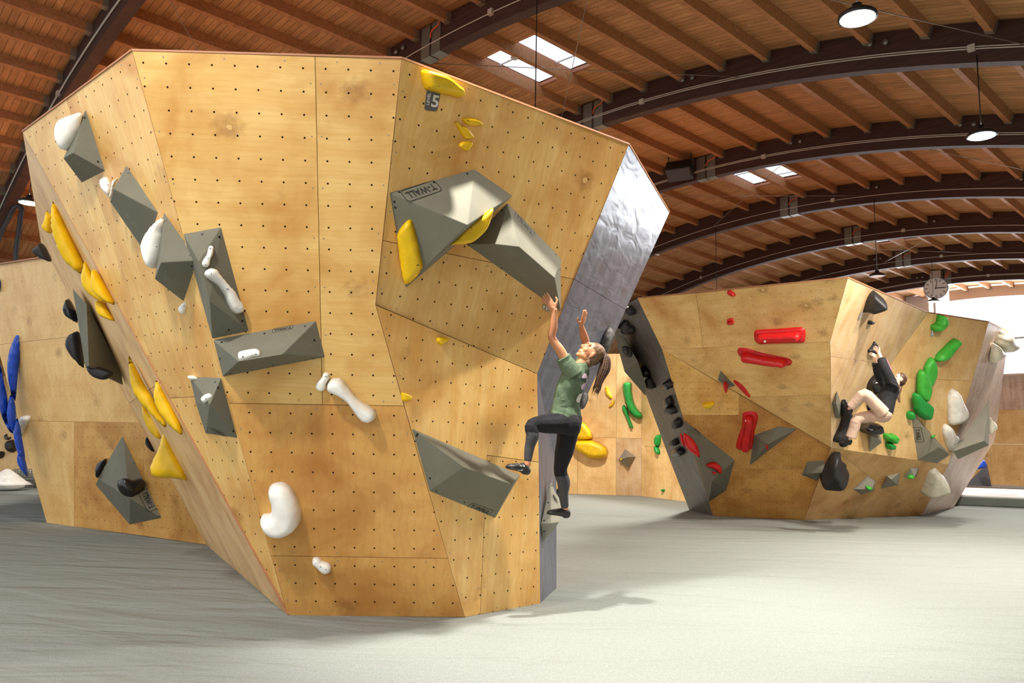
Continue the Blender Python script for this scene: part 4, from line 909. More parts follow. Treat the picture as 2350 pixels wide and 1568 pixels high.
def crate(x, y, z, w, h, label):
    G0 = flo(x, y) + (0, 0, z); t = thing('wire_crate', label, 'crate', G0, 'wire crates'); del t['group']
    M_ = m_plain('crate_grey', (118, 116, 108), .5); d = .45; parts = []
    for i in range(9):
        a = -w / 2 + w * i / 8
        parts.append(box_vf(G0 + (a, 0, h / 2), (.008, 0, 0), (0, .008, 0), (0, 0, h / 2)))
        parts.append(box_vf(G0 + (a, d, h / 2), (.008, 0, 0), (0, .008, 0), (0, 0, h / 2)))
    for j in range(6):
        b = h * j / 5
        for yy in (0, d): parts.append(box_vf(G0 + (0, yy, b), (w / 2, 0, 0), (0, .008, 0), (0, 0, .01)))
        for xx in (-w / 2, w / 2): parts.append(box_vf(G0 + (xx, d / 2, b), (.008, 0, 0), (0, d / 2, 0), (0, 0, .01)))
    V, Fs = join_vf(parts); obj('mesh_frame', V, Fs, M_, t)
    box('base_tray', G0 + (0, d / 2, .012), (w / 2, 0, 0), (0, d / 2, 0), (0, 0, .01), M_, t)
    c = []
    for i in range(14):
        p = G0 + (random.uniform(-.8, .8) * w / 2, random.uniform(.08, d - .08), random.uniform(.07, h * .75)); r = random.uniform(.04, .08)
        c.append(box_vf(p, np.array([r, r * .3, 0]), np.array([-r * .2, r, r * .2]), np.array([0, -r * .3, r * .8])))
    V, Fs = join_vf(c); o = obj('loose_hold', V, Fs, CRE, None); tag(o, 'jumble of cream spare grips inside the ' + label.split(',')[0], 'spare grips', kind='stuff')
crate(50, 1121, 0, .62, .25, 'grey wire crate, bottom of the stack at the left, full of pale grips'); crate(50, 1121, .27, .62, .25, 'open grey wire crate, top of the stack at the left')
crate(92, 1121, 0, .5, .25, 'grey wire crate partly hidden by the rear wall, beside the stack')
# ================================================================ hall
fl = obj('floor', [(-45, -14, 0), (40, -14, 0), (48, 60, 0), (-45, 60, 0)], [(0, 1, 2, 3)], CARPET); tag(fl, kind='structure')
ARC = .9; RD = RR + .62
def arc(w, s, r):
    th = s / RR; return wu(w, U0 + r * math.sin(th), Z0 + r * math.cos(th))
S0, S1 = -21, 23
def wk(k): return (W0 + k - 2) * D0
# deck (in one curved sheet) with openings for the roof lights
SKY = [(1, .30, .67), (3, .30, .67), (5, .30, .67)]
V = []; Fs = []; UVd = []; cells = []
ws = sorted(set([wk(-1)] + [wk(k) for k in range(0, 9)] + [wk(k) + D0 * f for k, a, b in SKY for f in (a, b)]))
ws[-1] = WE + .4
ss = [S0 * ARC + ARC * i for i in range(S1 - S0 + 1)]
idx = {}
def dv(i, j, r):
    if (i, j, r) not in idx:
        idx[(i, j, r)] = len(V); V.append(arc(ws[i], ss[j], RD + r)); UVd.append((ws[i], ss[j]))
    return idx[(i, j, r)]
for i in range(len(ws) - 1):
    mw = (ws[i] + ws[i + 1]) / 2
    for j in range(len(ss) - 1):
        ms = (ss[j] + ss[j + 1]) / 2
        if any(wk(k) + D0 * a < mw < wk(k) + D0 * b for k, a, b in SKY) and 0 < ms < 2 * ARC: continue
        for r in (0, .12):
            q = (dv(i, j, r), dv(i + 1, j, r), dv(i + 1, j + 1, r), dv(i, j + 1, r)); Fs.append(q if r else q[::-1])
me = mesh_from('ceiling', V, Fs); me.materials.append(DECK); uvl = me.uv_layers.new(name='UVMap')
for lp in me.loops: uvl.data[lp.index].uv = UVd[lp.vertex_index]
tag(link('ceiling', me), kind='structure')
# roof lights
GLS = NT('roof_light_glass'); 
tr = GLS.n('ShaderNodeBsdfTransparent'); tr.inputs[0].default_value = (.96, .97, 1, 1); gl = GLS.n('ShaderNodeBsdfGlossy'); gl.inputs['Roughness'].default_value = .08
mx = GLS.n('ShaderNodeMixShader'); mx.inputs[0].default_value = .07; GLS.l(tr.outputs[0], mx.inputs[1]); GLS.l(gl.outputs[0], mx.inputs[2])
GLS.l(mx.outputs[0], GLS.t.nodes['Material Output'].inputs[0]); GLASS = GLS.m
FRM = m_plain('white_window_frame', (206, 208, 216), .5)
CURB = m_plain('timber_curb', (168, 110, 78), .6)
wn = 0
for k, a, b in SKY:
    for s0, s1 in ((.02, ARC - .02), (ARC + .02, 2 * ARC - .02)):
        wn += 1; t = bpy.data.objects.new(f'window_{wn}', None); C.objects.link(t); t.location = tuple(arc(wk(k) + D0 * (a + b) / 2, (s0 + s1) / 2, RD)); tag(t, kind='structure')
        wa, wb = wk(k) + D0 * a, wk(k) + D0 * b; q = [arc(wa, s0, RD + .04), arc(wb, s0, RD + .04), arc(wb, s1, RD + .04), arc(wa, s1, RD + .04)]
        obj('pane', q, [(0, 1, 2, 3)], GLASS, t)
        P = []
        for (p, r_) in ((q[0], q[1]), (q[1], q[2]), (q[2], q[3]), (q[3], q[0])):
            d = norm(r_ - p); P.append(box_vf((p + r_) / 2 - (0, 0, .0), (r_ - p) / 2, np.cross(d, (0, 0, 1)) * .02, (0, 0, .035)))
        V, Fs = join_vf(P); obj('window_frame', V, Fs, CURB, t)
        m_ = (q[0] * .72 + q[1] * .28, q[3] * .72 + q[2] * .28) if s0 < .5 else (q[0] * .3 + q[1] * .7, q[3] * .3 + q[2] * .7)
        box('glazing_bar', (m_[0] + m_[1]) / 2, (m_[1] - m_[0]) / 2, AX * .012, (0, 0, .012), FRM, t)
# arches ---------------------------------------------------------------
ORG = m_plain('orange_cable', (226, 96, 34), .5)
HANG = m_plain('hanger_steel', (150, 138, 120), .45, .4)
names = ['directly over the left of the near block', 'passing behind the top corner of the near block', 'sweeping above the slate blue side', 'with the black loudspeaker, third away', 'fourth away, above the second block', 'fifth away', 'sixth away, above the station clock', 'last one before the end windows']
AR = []
for k in range(0, 8):
    w1 = wk(k); w0_ = w1 - .2; t = thing('arched_beam', f'dark brown arched timber beam {names[k]}', 'roof beam', arc(w1, 0, RR)); AR.append(t)
    N = 72; V = []
    for i in range(N + 1):
        s = (S0 + .3) * ARC + (S1 - S0 - .6) * ARC * i / N
        V += [arc(w0_, s, RR), arc(w1, s, RR), arc(w1, s, RD - .002), arc(w0_, s, RD - .002)]
    Fs = []
    for i in range(N):
        for j in range(4): Fs.append((i * 4 + j, i * 4 + (j + 1) % 4, i * 4 + 4 + (j + 1) % 4, i * 4 + 4 + j))
    Fs += [(0, 1, 2, 3), (4 * N, 4 * N + 1, 4 * N + 2, 4 * N + 3)]
    o = obj('beam', V, Fs, BEAM, t); orient(o.data)
    for j, rr_ in enumerate((.20, .235) if k in (0, 2, 3, 7) else (.20,)):
        pts = [arc(w0_ - .02, (S0 + 1) * ARC + (S1 - S0 - 2) * ARC * i / 80, RR + rr_) for i in range(81)]
        tube('conduit', pts, .011, ALU, t, 6)
    P = [box_vf(arc(w0_ - .03, s, RR + .21), AU * .05, AX * .03, (0, 0, .05)) for s in (1.75 + .3 * (k % 2), 7.9, -5.5, -12)]
    for b_ in P: obj('junction_box', b_[0], b_[1], ALU, t)
    P = []
    for s in (.27, .57): P.append(box_vf((arc(w0_ - .008, s, RR) + arc(w0_ - .008, s, RD - .05)) / 2, AU * .125, AX * .008, (arc(w0_, s, RD - .05) - arc(w0_, s, RR - .02)) / 2))
    for s in (.27, .57): P.append(box_vf(arc(w1 - .1, s, RR - .012), AU * .125, AX * .11, (0, 0, .01)))
    V, Fs = join_vf(P); obj('splice_plate', V, Fs, STEEL, t)
    sl = box_vf((arc(w0_ - .012, .42, RR + .18) + arc(w0_ - .012, .42, RD - .16)) / 2, AU * .018, AX * .012, (0, 0, .14)); obj('splice_slot', sl[0], sl[1], BOLT, t)
    P = [arc(w0_ - .02, .42, RD - .32), arc(w0_ - .06, .50, RD - .22), arc(w0_ - .05, .66, RD - .17), arc(w0_ - .1, .78, RD - .12)]
    tube('orange_cable', crom(P, 5, False), .012, ORG, t, 6)
    for s in (2.74, 2.96, 6.35, 6.6, 10.2) if k in (2, 3, 4, 5) else (-.6, -.38):
        q = arc(w0_ - .02, s, RD - .20); tube('bolt_cap', [q, q - AX * .05], .045, STEEL, t, 10)
# purlins ---------------------------------------------------------------
pm = {}
def purlin(k, s, lab):
    a, b = wk(k), wk(k + 1) - .2; th = s / RR; rad = AU * math.sin(th) + np.array([0, 0, math.cos(th)]); tn = AU * math.cos(th) - np.array([0, 0, math.sin(th)])
    v, f = box_vf((0, 0, 0), AX * (b - a) / 2, AU * .055, np.array([0, 0, .1]))
    if 'm' not in pm:
        L = b - a
        me = mesh_from('timber', [Vector((x * L / 2, y * .055, z * .10)) for x in (-1, 1) for y in (-1, 1) for z in (-1, 1)], f); me.materials.append(PURL); orient(me); pm['m'] = me
        for e in (-1, 1):
            P = [box_vf((e * (L / 2 - .05), 0, -.104), (.05, 0, 0), (0, .065, 0), (0, 0, .004)), box_vf((e * (L / 2 - .05), .06, -.02), (.05, 0, 0), (0, .004, 0), (0, 0, .085)), box_vf((e * (L / 2 - .05), -.06, -.02), (.05, 0, 0), (0, .004, 0), (0, 0, .085))]
            V, Fs = join_vf(P); h = mesh_from('hanger', V, Fs); h.materials.append(HANG); pm[e] = h
    Mx = Matrix((tuple(AX), tuple(tn), tuple(np.cross(AX, tn) if np.cross(AX, tn)[2] > 0 else -np.cross(AX, tn)))).transposed()
    if Mx.determinant() < 0: Mx = Matrix((tuple(-AX), tuple(tn), tuple(np.cross(AX, tn) if np.cross(AX, tn)[2] > 0 else -np.cross(AX, tn)))).transposed()
    c = arc((a + b) / 2, s, RR + .52)
    t = bpy.data.objects.new('purlin', None); C.objects.link(t); t.matrix_world = Matrix.Translation(tuple(c)) @ Mx.to_4x4(); t.empty_display_size = .1
    tag(t, lab, 'roof timber', lab_group(k))
    for nm, key in (('timber', 'm'), ('hanger', -1), ('hanger', 1)):
        o = bpy.data.objects.new(nm, pm[key]); C.objects.link(o); o.parent = t
bays = ['left of the first arch', 'over the near block, nearest bay', 'around the large roof lights, second bay', 'third bay, before the loudspeaker arch', 'fourth bay, with the small roof lights', 'fifth bay', 'sixth bay', 'bay in front of the last arch', 'bay against the end windows']
def lab_group(k): return 'roof timbers ' + bays[k + 1]
def seen(k, s):
    for f in (0.02, .2, .4, .6, .8, .98):
        p = arc(wk(k) + D0 * f, s, RR + .42) - CAM; q = CM.T @ p
        if q[2] > .5:
            x, y = 1175 + F * q[0] / q[2], 784 + F * q[1] / q[2]
            if -60 < x < 2410 and -60 < y < 760: return True
    return False
npur = 0
for k in range(-1, 8):
    for j in range(S0 + 1, S1):
        if not seen(k, j * ARC): continue
        npur += 1
        purlin(k, j * ARC, f'brown lengthwise roof timber, {bays[k + 1]}')
print('purlins', npur)
# steel tie rods
ROD = m_plain('thin_steel_rod', (150, 140, 128), .4, .5)
i_ = 0
for k, s0, s1, z in ((1, -.4, 4.0, -.1), (1, 4.0, -.6, -.15), (1, 5.2, 8.6, -.1), (3, -2.2, 2.6, -.1), (3, 2.6, -2.2, -.15), (3, 5.0, 8.4, -.1), (5, -1.2, 3.0, -.1), (5, 3.2, -.4, -.15), (0, -6, -1, -.1), (0, -1, -6, -.15)):
    i_ += 1; p, q = arc(wk(k) + .02, s0, RR + .3 + z * .8), arc(wk(k + 1) - .22, s1, RR + .3 + z * .8)
    o = tube('tie_rod', [p, q], .007, ROD, None, 5); tag(o, 'thin steel tie rod running diagonally between two arched beams', 'tie rod', 'diagonal tie rods of the roof')
# lamps ------------------------------------------------------------------
LB = m_plain('lamp_black', (30, 30, 34), .4)
E_ = NT('lamp_lens'); E_.b.inputs['Emission Color'].default_value = (1, .90, .76, 1); E_.b.inputs['Emission Strength'].default_value = 60; LENS = E_.m
E2 = NT('lamp_lens_dim'); E2.b.inputs['Base Color'].default_value = rgb(210, 210, 205); E2.b.inputs['Emission Color'].default_value = (1, .95, .9, 1); E2.b.inputs['Emission Strength'].default_value = .35; LENSD = E2.m
def lamp(P, ztop, label, lit=True, power=0, r=.2, spot=True):
    P = np.array(P); t = thing('pendant_lamp', label, 'lamp', P)
    n = 20; V = []; prof_ = [(.02, .16), (.05, .16), (.06, .09), (.13, .08), (r * .97, .035), (r, .02), (r, 0), (r * .88, -.005)]
    for a, b in prof_:
        for k in range(n): V.append(P + (a * math.cos(6.2832 * k / n), a * math.sin(6.2832 * k / n), b))
    Fs = [(j * n + k, j * n + (k + 1) % n, (j + 1) * n + (k + 1) % n, (j + 1) * n + k) for j in range(len(prof_) - 1) for k in range(n)]
    o = obj('housing', V, Fs, LB, t, True); orient(o.data)
    disc('lens', P, (0, 0, -1), r * .88, t, LENS if lit else LENSD, .004, 20, .002)
    tube('cable', [P + (0, 0, .15), (P[0], P[1], ztop)], .009, LB, t, 5)
    if power:
        L = bpy.data.lights.new('lamp_light', 'SPOT'); L.energy = power; L.color = LCOL; L.spot_size = math.radians(165); L.spot_blend = .9; L.shadow_soft_size = r * .8
        lo = bpy.data.objects.new('lamp_light', L); C.objects.link(lo); lo.parent = t; lo.location = (0, 0, -.05)
def under(k, x, y, dw=-.25):
    d = ray(x, y); w = wk(k) + dw; return CAM + d * (w / (d @ AX))
LP = [under(1, 1968, 42), under(2, 2253, 312), under(0, 66, 466, -.3)]
print('lamps', [p.round(2) for p in LP], [float((p - PC.p) @ PC.n) for p in LP])
for P, l, pw_ in zip(LP, ('blazing round pendant lamp at the top of the view', 'blazing round pendant lamp near the right edge', 'blazing round pendant lamp left of the near block'), LPW):
    th = (P @ AU - U0); zt = Z0 + math.sqrt(RR ** 2 - th ** 2) + .1
    lamp(P, zt, l, True, pw_)
P = under(4, 2013, 634); lamp(P, Z0 + math.sqrt(RR ** 2 - (P @ AU - U0) ** 2) + .1, 'black pendant lamp seen dim against the roof boards, above the second block', False, 0)
zl = LP[1][2]
for k, x, l in ((4, 1645, 'pendant lamp hidden below the second block\'s rim, only its cable showing'), (6, 2143, 'pendant lamp just under the station clock'), (1, 1221, 'pendant lamp whose cable drops behind the near block')):
    P = under(k, x, 700); P[2] = zl if k != 6 else under(6, 2146, 692)[2]
    if k == 1: P[2] = 4.1
    if k == 4: P[2] = 4.3
    lamp(P, Z0 + math.sqrt(RR ** 2 - (P @ AU - U0) ** 2) + .1, l, k == 6, LAMPW * .5 if k == 6 else 0, .2)
# unseen lights added to brighten the hall, some set in the lamp rows
for (w, u, pw, zz) in EXTRA:
    P = wu(w, u, zz); L = bpy.data.lights.new('fill_light', 'SPOT'); L.energy = pw; L.color = LCOL; L.spot_size = math.radians(170); L.spot_blend = .8; L.shadow_soft_size = .22
    lo = bpy.data.objects.new('fill_light', L); C.objects.link(lo); lo.location = tuple(P)
# a spotlight above the rim of the near block, added unseen to brighten the volume tops
sp0 = np.array([-.2, 5.38, 6.9]); sp1 = np.array([.45, 6.35, 2.9])
L = bpy.data.lights.new('fill_spot', 'SPOT'); L.energy = SPOTW; L.color = (1, .97, .92); L.spot_size = math.radians(58); L.spot_blend = .8; L.shadow_soft_size = .1
lo = bpy.data.objects.new('fill_spot', L); C.objects.link(lo); lo.location = tuple(sp0); lo.rotation_euler = Vector(sp1 - sp0).to_track_quat('-Z', 'Y').to_euler()
# loudspeaker ------------------------------------------------------------
c = under(3, 1560, 392, -.65); t = thing('loudspeaker', 'black loudspeaker hanging under the third arch with a slate front', 'loudspeaker', c)
xd = norm(AU * .9 + AX * .3); fd = norm(np.cross(xd, (0, 0, 1))); fd = fd if fd @ (CAM - c) > 0 else -fd; fd = norm(fd * .55 + np.array([0, 0, -.8])); ud = norm(np.cross(xd, fd))
box('cabinet', c, xd * .33, fd * .17, ud * .21, m_plain('speaker_black', (22, 22, 22), .5), t, .02)
box('grille', c + fd * .175, xd * .30, fd * .01, ud * .19, m_plain('speaker_slate', (58, 62, 78), .6, bump=.3, bs=200), t)
for e in (-1, 1): tube('bracket', [c + xd * .3 * e - fd * .05, c + xd * .3 * e + (0, 0, .45)], .012, LB, t, 6)
# station clock ----------------------------------------------------------
c = under(7, 2148, 662, -.5); t = thing('station_clock', 'round white station clock hanging from the last arch, showing five past three', 'clock', c)
rc = .46; n_ = norm(CAM - c); n_[2] = 0; n_ = norm(n_ * .8 - AX * .3); sx = norm(np.cross((0, 0, 1.0), n_)); uz = np.array([0, 0, 1.0])
if sx @ np.array([1, 0, 0]) < 0: sx = -sx
FC = m_plain('clock_face', (244, 245, 248), .5); CK = m_plain('clock_ink', (60, 62, 72), .5)
V, Fs = tube_vf([c - n_ * .06, c + n_ * .06], rc, 36); o = obj('case', V, Fs, m_plain('clock_case', (120, 134, 148), .4, .3), t); orient(o.data)
disc('dial', c + n_ * .062, n_, rc * .94, t, FC, 0, 36, .004)
P = []
for h in range(12):
    a = h * math.pi / 6; d = sx * math.sin(a) + uz * math.cos(a); e = np.cross(n_, d); P.append(box_vf(c + n_ * .07 + d * rc * .76, d * rc * .12, e * .013, n_ * .002))
V, Fs = join_vf(P); obj('hour_marks', V, Fs, CK, t)
for a, ln, wd, nm in ((math.radians(92), .30, .018, 'hour_hand'), (math.radians(10), .36, .012, 'minute_hand')):
    d = sx * math.sin(a) + uz * math.cos(a); e = np.cross(n_, d); v, f = box_vf(c + n_ * .078 + d * ln * .45, d * ln * .6, e * wd, n_ * .002); obj(nm, v, f, CK, t)
box('mount', c + (0, 0, rc + .13), sx * .2, n_ * .07, (0, 0, .15), m_plain('clock_mount', (188, 176, 170), .5), t)
tube('mount_rod', [c + (0, 0, rc + .2), c + (0, 0, rc + .9)], .03, STEEL, t)
q = c + sx * .42 + (0, 0, .38); tube('orange_cable', crom([q + (-.1, 0, 0), q + (.05, 0, .2), q + (.03, 0, .6), q + (-.1, 0, .8)], 5, False), .02, ORG, t, 6)
# smoke detector dish by the slate side
for x, y, k, l in ((1508, 584, 4, 'small white dome fitting under the fourth arch'), (1181, 132, 2, 'small white ball fitting beside the large roof lights')):
    P = under(k, x, y, -.3 if k == 4 else -3.0); v, f = tube_vf([P + (0, 0, .03), P, P - (0, 0, .03), P - (0, 0, .05)], [.03, .08, .06, .01], 12); o = link('smoke_detector', mesh_from('smoke_detector', [a - P for a in v], f, True), FRM); o.location = tuple(P); tag(o, l, 'smoke detector'); orient(o.data)
# black duct hoops at far left
for P_, l in (([(40, 700), (36, 590), (42, 540), (47, 500), (50, 482), (46, 474), (38, 472)], 'black padded pipe rising behind the left rear wall, right of two'), ([(-8, 560), (5, 530), (20, 500), (30, 480), (36, 473), (42, 473)], 'black padded pipe bending over at the left edge, left of two')):
    pts = [W(x, y, 17.5) for x, y in P_]; o = tube('padded_pipe', crom(pts, 4, False), .055, m_plain('pipe_black', (36, 40, 44), .5), None, 8); tag(o, l, 'pipe')
# end wall with windows ----------------------------------------------------
g = bpy.data.objects.new('window_7', None); C.objects.link(g); g.location = tuple(wu(WE, -11, 5)); tag(g, kind='structure')
us2 = [-29, -26, -22, -18, -14.2, -12.55, -8.0, -3.6, .8, 5.2, 8]
def zr(u): return Z0 + math.sqrt(max(0, RD ** 2 - (u - U0) ** 2)) - .05
for a, b in zip(us2[:-1], us2[1:]):
    if b - a < 1.9 and a > -15: continue
    m = (a + b) / 2; 
    obj('pane', [wu(WE + .1, a, 4.9), wu(WE + .1, b, 4.9), wu(WE + .1, b, max(4.95, zr(b) - .3)), wu(WE + .1, a, max(4.95, zr(a) - .3))], [(0, 1, 2, 3)], GLASS, g)
for u in us2: box('mullion', wu(WE, u, (4.9 + max(5, zr(u))) / 2), AU * .05, AX * .06, (0, 0, (max(5, zr(u)) - 4.9) / 2), FRM, g)
box('pier', wu(WE, -13.4, (4.9 + zr(-13.4)) / 2), AU * .62, AX * .12, (0, 0, (zr(-13.4) - 4.9) / 2), m_plain('pier_white', (220, 218, 224), .6), g)
box('transom', wu(WE, -10, 6.55), AU * 18, AX * .05, (0, 0, .04), FRM, g)
PK = m_plain('pink_lintel', (232, 216, 206), .7)
for a, b in ((-26, -14.4), (-11.9, -3.5), (-3.3, 5)):
    V = []; 
    for i in range(13):
        u = a + (b - a) * i / 12; V += [wu(WE - .05, u, max(4.9, zr(u) - .5)), wu(WE - .05, u, max(4.95, zr(u)))]
    obj('lintel', V, [(2 * i, 2 * i + 2, 2 * i + 3, 2 * i + 1) for i in range(12)], PK, g)
box('sill', wu(WE, -10, 4.94), AU * 18.6, AX * .14, (0, 0, .04), PK, g)
# ================================================================ people
def ell_vf(c, a, b, d, seg=14, ring=9):
    c = np.array(c, float); V = [c + d]; 
    for i in range(1, ring):
        ph = math.pi * i / ring
        for k in range(seg):
            t = 6.28318 * k / seg; V.append(c + d * math.cos(ph) + (a * math.cos(t) + b * math.sin(t)) * math.sin(ph))
    V.append(c - d); Fs = [(0, 1 + k, 1 + (k + 1) % seg) for k in range(seg)]
    for i in range(ring - 2):
        for k in range(seg): p = 1 + i * seg; Fs.append((p + k, p + seg + k, p + seg + (k + 1) % seg, p + (k + 1) % seg))
    L = len(V) - 1; p = 1 + (ring - 2) * seg; Fs += [(L, p + (k + 1) % seg, p + k) for k in range(seg)]
    return V, Fs
def cap_vf(p, r, q, s, seg=14):
    p, q = np.array(p, float), np.array(q, float); d = norm(q - p); P = []; R = []
    for t in (-1, -.85, -.5, 0): P.append(p + d * r * t); R.append(max(.12, math.sqrt(1 - t * t)) * r)
    for t in (0, .5, .85, 1): P.append(q + d * s * t); R.append(max(.12, math.sqrt(1 - t * t)) * s)
    return tube_vf(P, R, seg)
def limb(P, R, n=4):
    """smooth tapered limb through joints"""
    Q = crom(P, n, False); m = len(P) - 1; rr = []
    for i in range(len(Q)):
        t = i / n; j = min(int(t), m - 1); f = t - j; f = f * f * (3 - 2 * f); rr.append(R[j] * (1 - f) + R[j + 1] * f)
    e0 = norm(Q[0] - Q[1]); e1 = norm(Q[-1] - Q[-2])
    Q = [Q[0] + e0 * rr[0] * .8, Q[0] + e0 * rr[0] * .5] + Q + [Q[-1] + e1 * rr[-1] * .5, Q[-1] + e1 * rr[-1] * .8]
    rr = [rr[0] * .45, rr[0] * .82] + rr + [rr[-1] * .82, rr[-1] * .45]
    return tube_vf(Q, rr, 14)
def ringtube(rings, seg=20, caps=True):
    """rings: (centre, half-axis a, half-axis b)"""
    V = []; Fs = []
    for c, a, b in rings:
        for k in range(seg):
            t = 6.28318 * k / seg; V.append(np.array(c) + np.array(a) * math.cos(t) + np.array(b) * math.sin(t))
    for i in range(len(rings) - 1):
        for k in range(seg): Fs.append((i * seg + k, i * seg + (k + 1) % seg, (i + 1) * seg + (k + 1) % seg, (i + 1) * seg + k))
    Fs.append(tuple(range(seg))[::-1]); Fs.append(tuple((len(rings) - 1) * seg + k for k in range(seg)))
    return V, Fs
def fuse(name, parts, mat, parent, voxel=.005, it=3, fac=.5, disp=None):
    me = bpy.data.meshes.new(name); bm = bmesh.new()
    for v, f in parts:
        vs = [bm.verts.new(Vector(p)) for p in shift(v, parent)]; new = []
        for q in f:
            try: new.append(bm.faces.new([vs[i] for i in q]))
            except ValueError: pass
        bmesh.ops.recalc_face_normals(bm, faces=new)
    bm.to_mesh(me); bm.free()
    o = bpy.data.objects.new(name + '_tmp', me); C.objects.link(o)
    m = o.modifiers.new('r', 'REMESH'); m.mode = 'VOXEL'; m.voxel_size = voxel; m.use_smooth_shade = True
    s = o.modifiers.new('s', 'SMOOTH'); s.iterations = it; s.factor = fac
    bpy.context.view_layer.update()
    me2 = bpy.data.meshes.new_from_object(o.evaluated_get(bpy.context.evaluated_depsgraph_get()))
    bpy.data.objects.remove(o); bpy.data.meshes.remove(me)
    me2.name = name; me2.materials.clear()
    for mm in (mat if isinstance(mat, (list, tuple)) else [mat]): me2.materials.append(mm)
    for p in me2.polygons: p.use_smooth = True
    if disp:
        for v in me2.vertices: v.co = Vector(disp(np.array(v.co) + (np.array(parent.location) if parent else 0))) - (parent.location if parent else Vector())
    return link(name, me2, None, parent)
def hand(wr, d, n, t, L=.175, curl=(.3, .3, .35, .4), spread=.10, thumb=.9, tcurl=.2):
    """wrist, finger direction, palm normal (towards what it touches), thumb side"""
    d, n = norm(d), norm(n); t = norm(np.array(t) - d * (np.array(t) @ d)); n = norm(n - d * (n @ d) - t * (n @ t))
    P = []; pl = L * .50
    P.append(ell_vf(wr + d * pl * .52, d * pl * .66, t * L * .215, n * L * .085))
    P.append(ell_vf(wr + d * pl * .85, d * pl * .30, t * L * .225, n * L * .07))
    P.append(limb([wr - d * .004, wr + d * pl * .35], [L * .12, L * .11], 2))
    for i, (off, ln) in enumerate(((.165, .92), (.055, 1.0), (-.055, .94), (-.155, .74))):
        b = wr + d * pl * .92 + t * L * off; ff = norm(d + t * off * spread * 12)
        l = L * .50 * ln; c = curl[i]; r = L * .047
        p1 = b + ff * l * .45 + n * l * .45 * c * .5; d2 = norm(ff + n * c * 1.2); p2 = p1 + d2 * l * .32; d3 = norm(ff + n * c * 2.2); p3 = p2 + d3 * l * .23
        P.append(limb([b - ff * .012, p1, p2, p3], [r * 1.08, r, r * .92, r * .82], 2))
    b = wr + d * pl * .22 + t * L * .12; td = norm(t * thumb + d * (1.05 - thumb * .5) + n * .15)
    P.append(limb([b - td * .002, b + td * L * .19, b + td * L * .33 + n * L * tcurl * .1, b + norm(td + d * .35) * L * .47 + n * L * tcurl * .15], [L * .068, L * .060, L * .056, L * .045], 2))
    return P
def head_parts(c, f, u, k=1.0):
    f, u = norm(f), norm(u); u = norm(u - f * (u @ f)); s = np.cross(u, f)
    E = lambda F_, U_, S_, a, b, d: ell_vf(c + k * (f * F_ + u * U_ + s * S_), f * a * k, s * d * k, u * b * k)
    P = [E(-.015, .03, 0, .096, .088, .075), E(.030, -.02, 0, .062, .085, .060), E(.035, -.065, 0, .050, .050, .050), E(.066, -.100, 0, .021, .020, .024),
         E(.072, .035, 0, .018, .030, .050), E(.084, -.054, 0, .014, .008, .022), E(.083, -.070, 0, .013, .009, .020), E(.073, -.062, 0, .022, .024, .034)]
    for e in (-1, 1):
        P += [E(.058, -.022, .036 * e, .026, .026, .024), E(.074, .012 + .014, .026 * e, .014, .008, .022), E(-.008, -.012, .076 * e, .017, .030, .009), E(-.004, -.036, .073 * e, .010, .012, .008), E(.096, -.028, .011 * e, .012, .009, .009), E(.02, -.075, .042 * e, .045, .024, .018)]
    P.append(cap_vf(c + k * (f * .082 + u * .018), .009 * k, c + k * (f * .106 - u * .020), .0125 * k))
    return P, s
# materials
def m_skin(name, c):
    t = NT(name); tc = t.n('ShaderNodeTexCoord').outputs['Object']; v = t.noise(tc, 12, 3)
    t.l(t.mix(v, rgb(*[x * .93 for x in c]), rgb(*[min(255, x * 1.05) for x in c])), t.b.inputs['Base Color']); t.set(rough=.45, spec=.35)
    t.b.inputs['Subsurface Weight'].default_value = .08; t.b.inputs['Subsurface Radius'].default_value = (.02, .008, .004); return t.m
def m_cloth(name, c, fold=.5, sc=9, stretch=(1, 1, 1), rough=.85):
    t = NT(name); tc = t.n('ShaderNodeTexCoord').outputs['Object']; v = t.noise(tc, 7, 3)
    t.l(t.mix(v, rgb(*[x * .92 for x in c]), rgb(*[min(255, x * 1.06 + 2) for x in c])), t.b.inputs['Base Color']); t.set(rough=rough, spec=.25)
    w = t.noise(t.mapping(tc, stretch), sc, 3, .5, .9); t.bump(w, fold, .03); return t.m
def m_hair(name, c1, c2):
    t = NT(name); tc = t.n('ShaderNodeTexCoord').outputs['Object']; v = t.noise(t.mapping(tc, (.25, 1, 1.2)), 110, 3)
    t.l(t.mix(t.ramp(v, (.35, 0.0), (.65, 1.0)), rgb(*c1), rgb(*c2)), t.b.inputs['Base Color']); t.set(rough=.5, spec=.35); t.bump(v, .6, .004); return t.m
SKIN = m_skin('skin', (196, 134, 96)); SKIN2 = m_skin('skin_pale', (226, 180, 156))
TEE = m_cloth('sage_cotton', (88, 104, 80), .9, 11, (1, 1, .55)); LEG = m_cloth('black_leggings', (28, 26, 30), .25, 14); LEG2 = m_plain('grey_mesh_fabric', (62, 60, 62), .8, bump=.3, bs=150)
HAIR = m_hair('brown_hair', (40, 24, 15), (88, 56, 34)); HAIRL = m_hair('light_brown_hair', (70, 48, 30), (122, 90, 60))
SHB = m_plain('black_rubber', (30, 28, 28), .45); SHW = m_plain('white_shoe_print', (210, 202, 196), .5); EYE = m_plain('dark_eye', (30, 22, 18), .3); LIP = m_plain('lip', (176, 96, 84), .5); EYW = m_plain('eye_white', (220, 214, 206), .4)

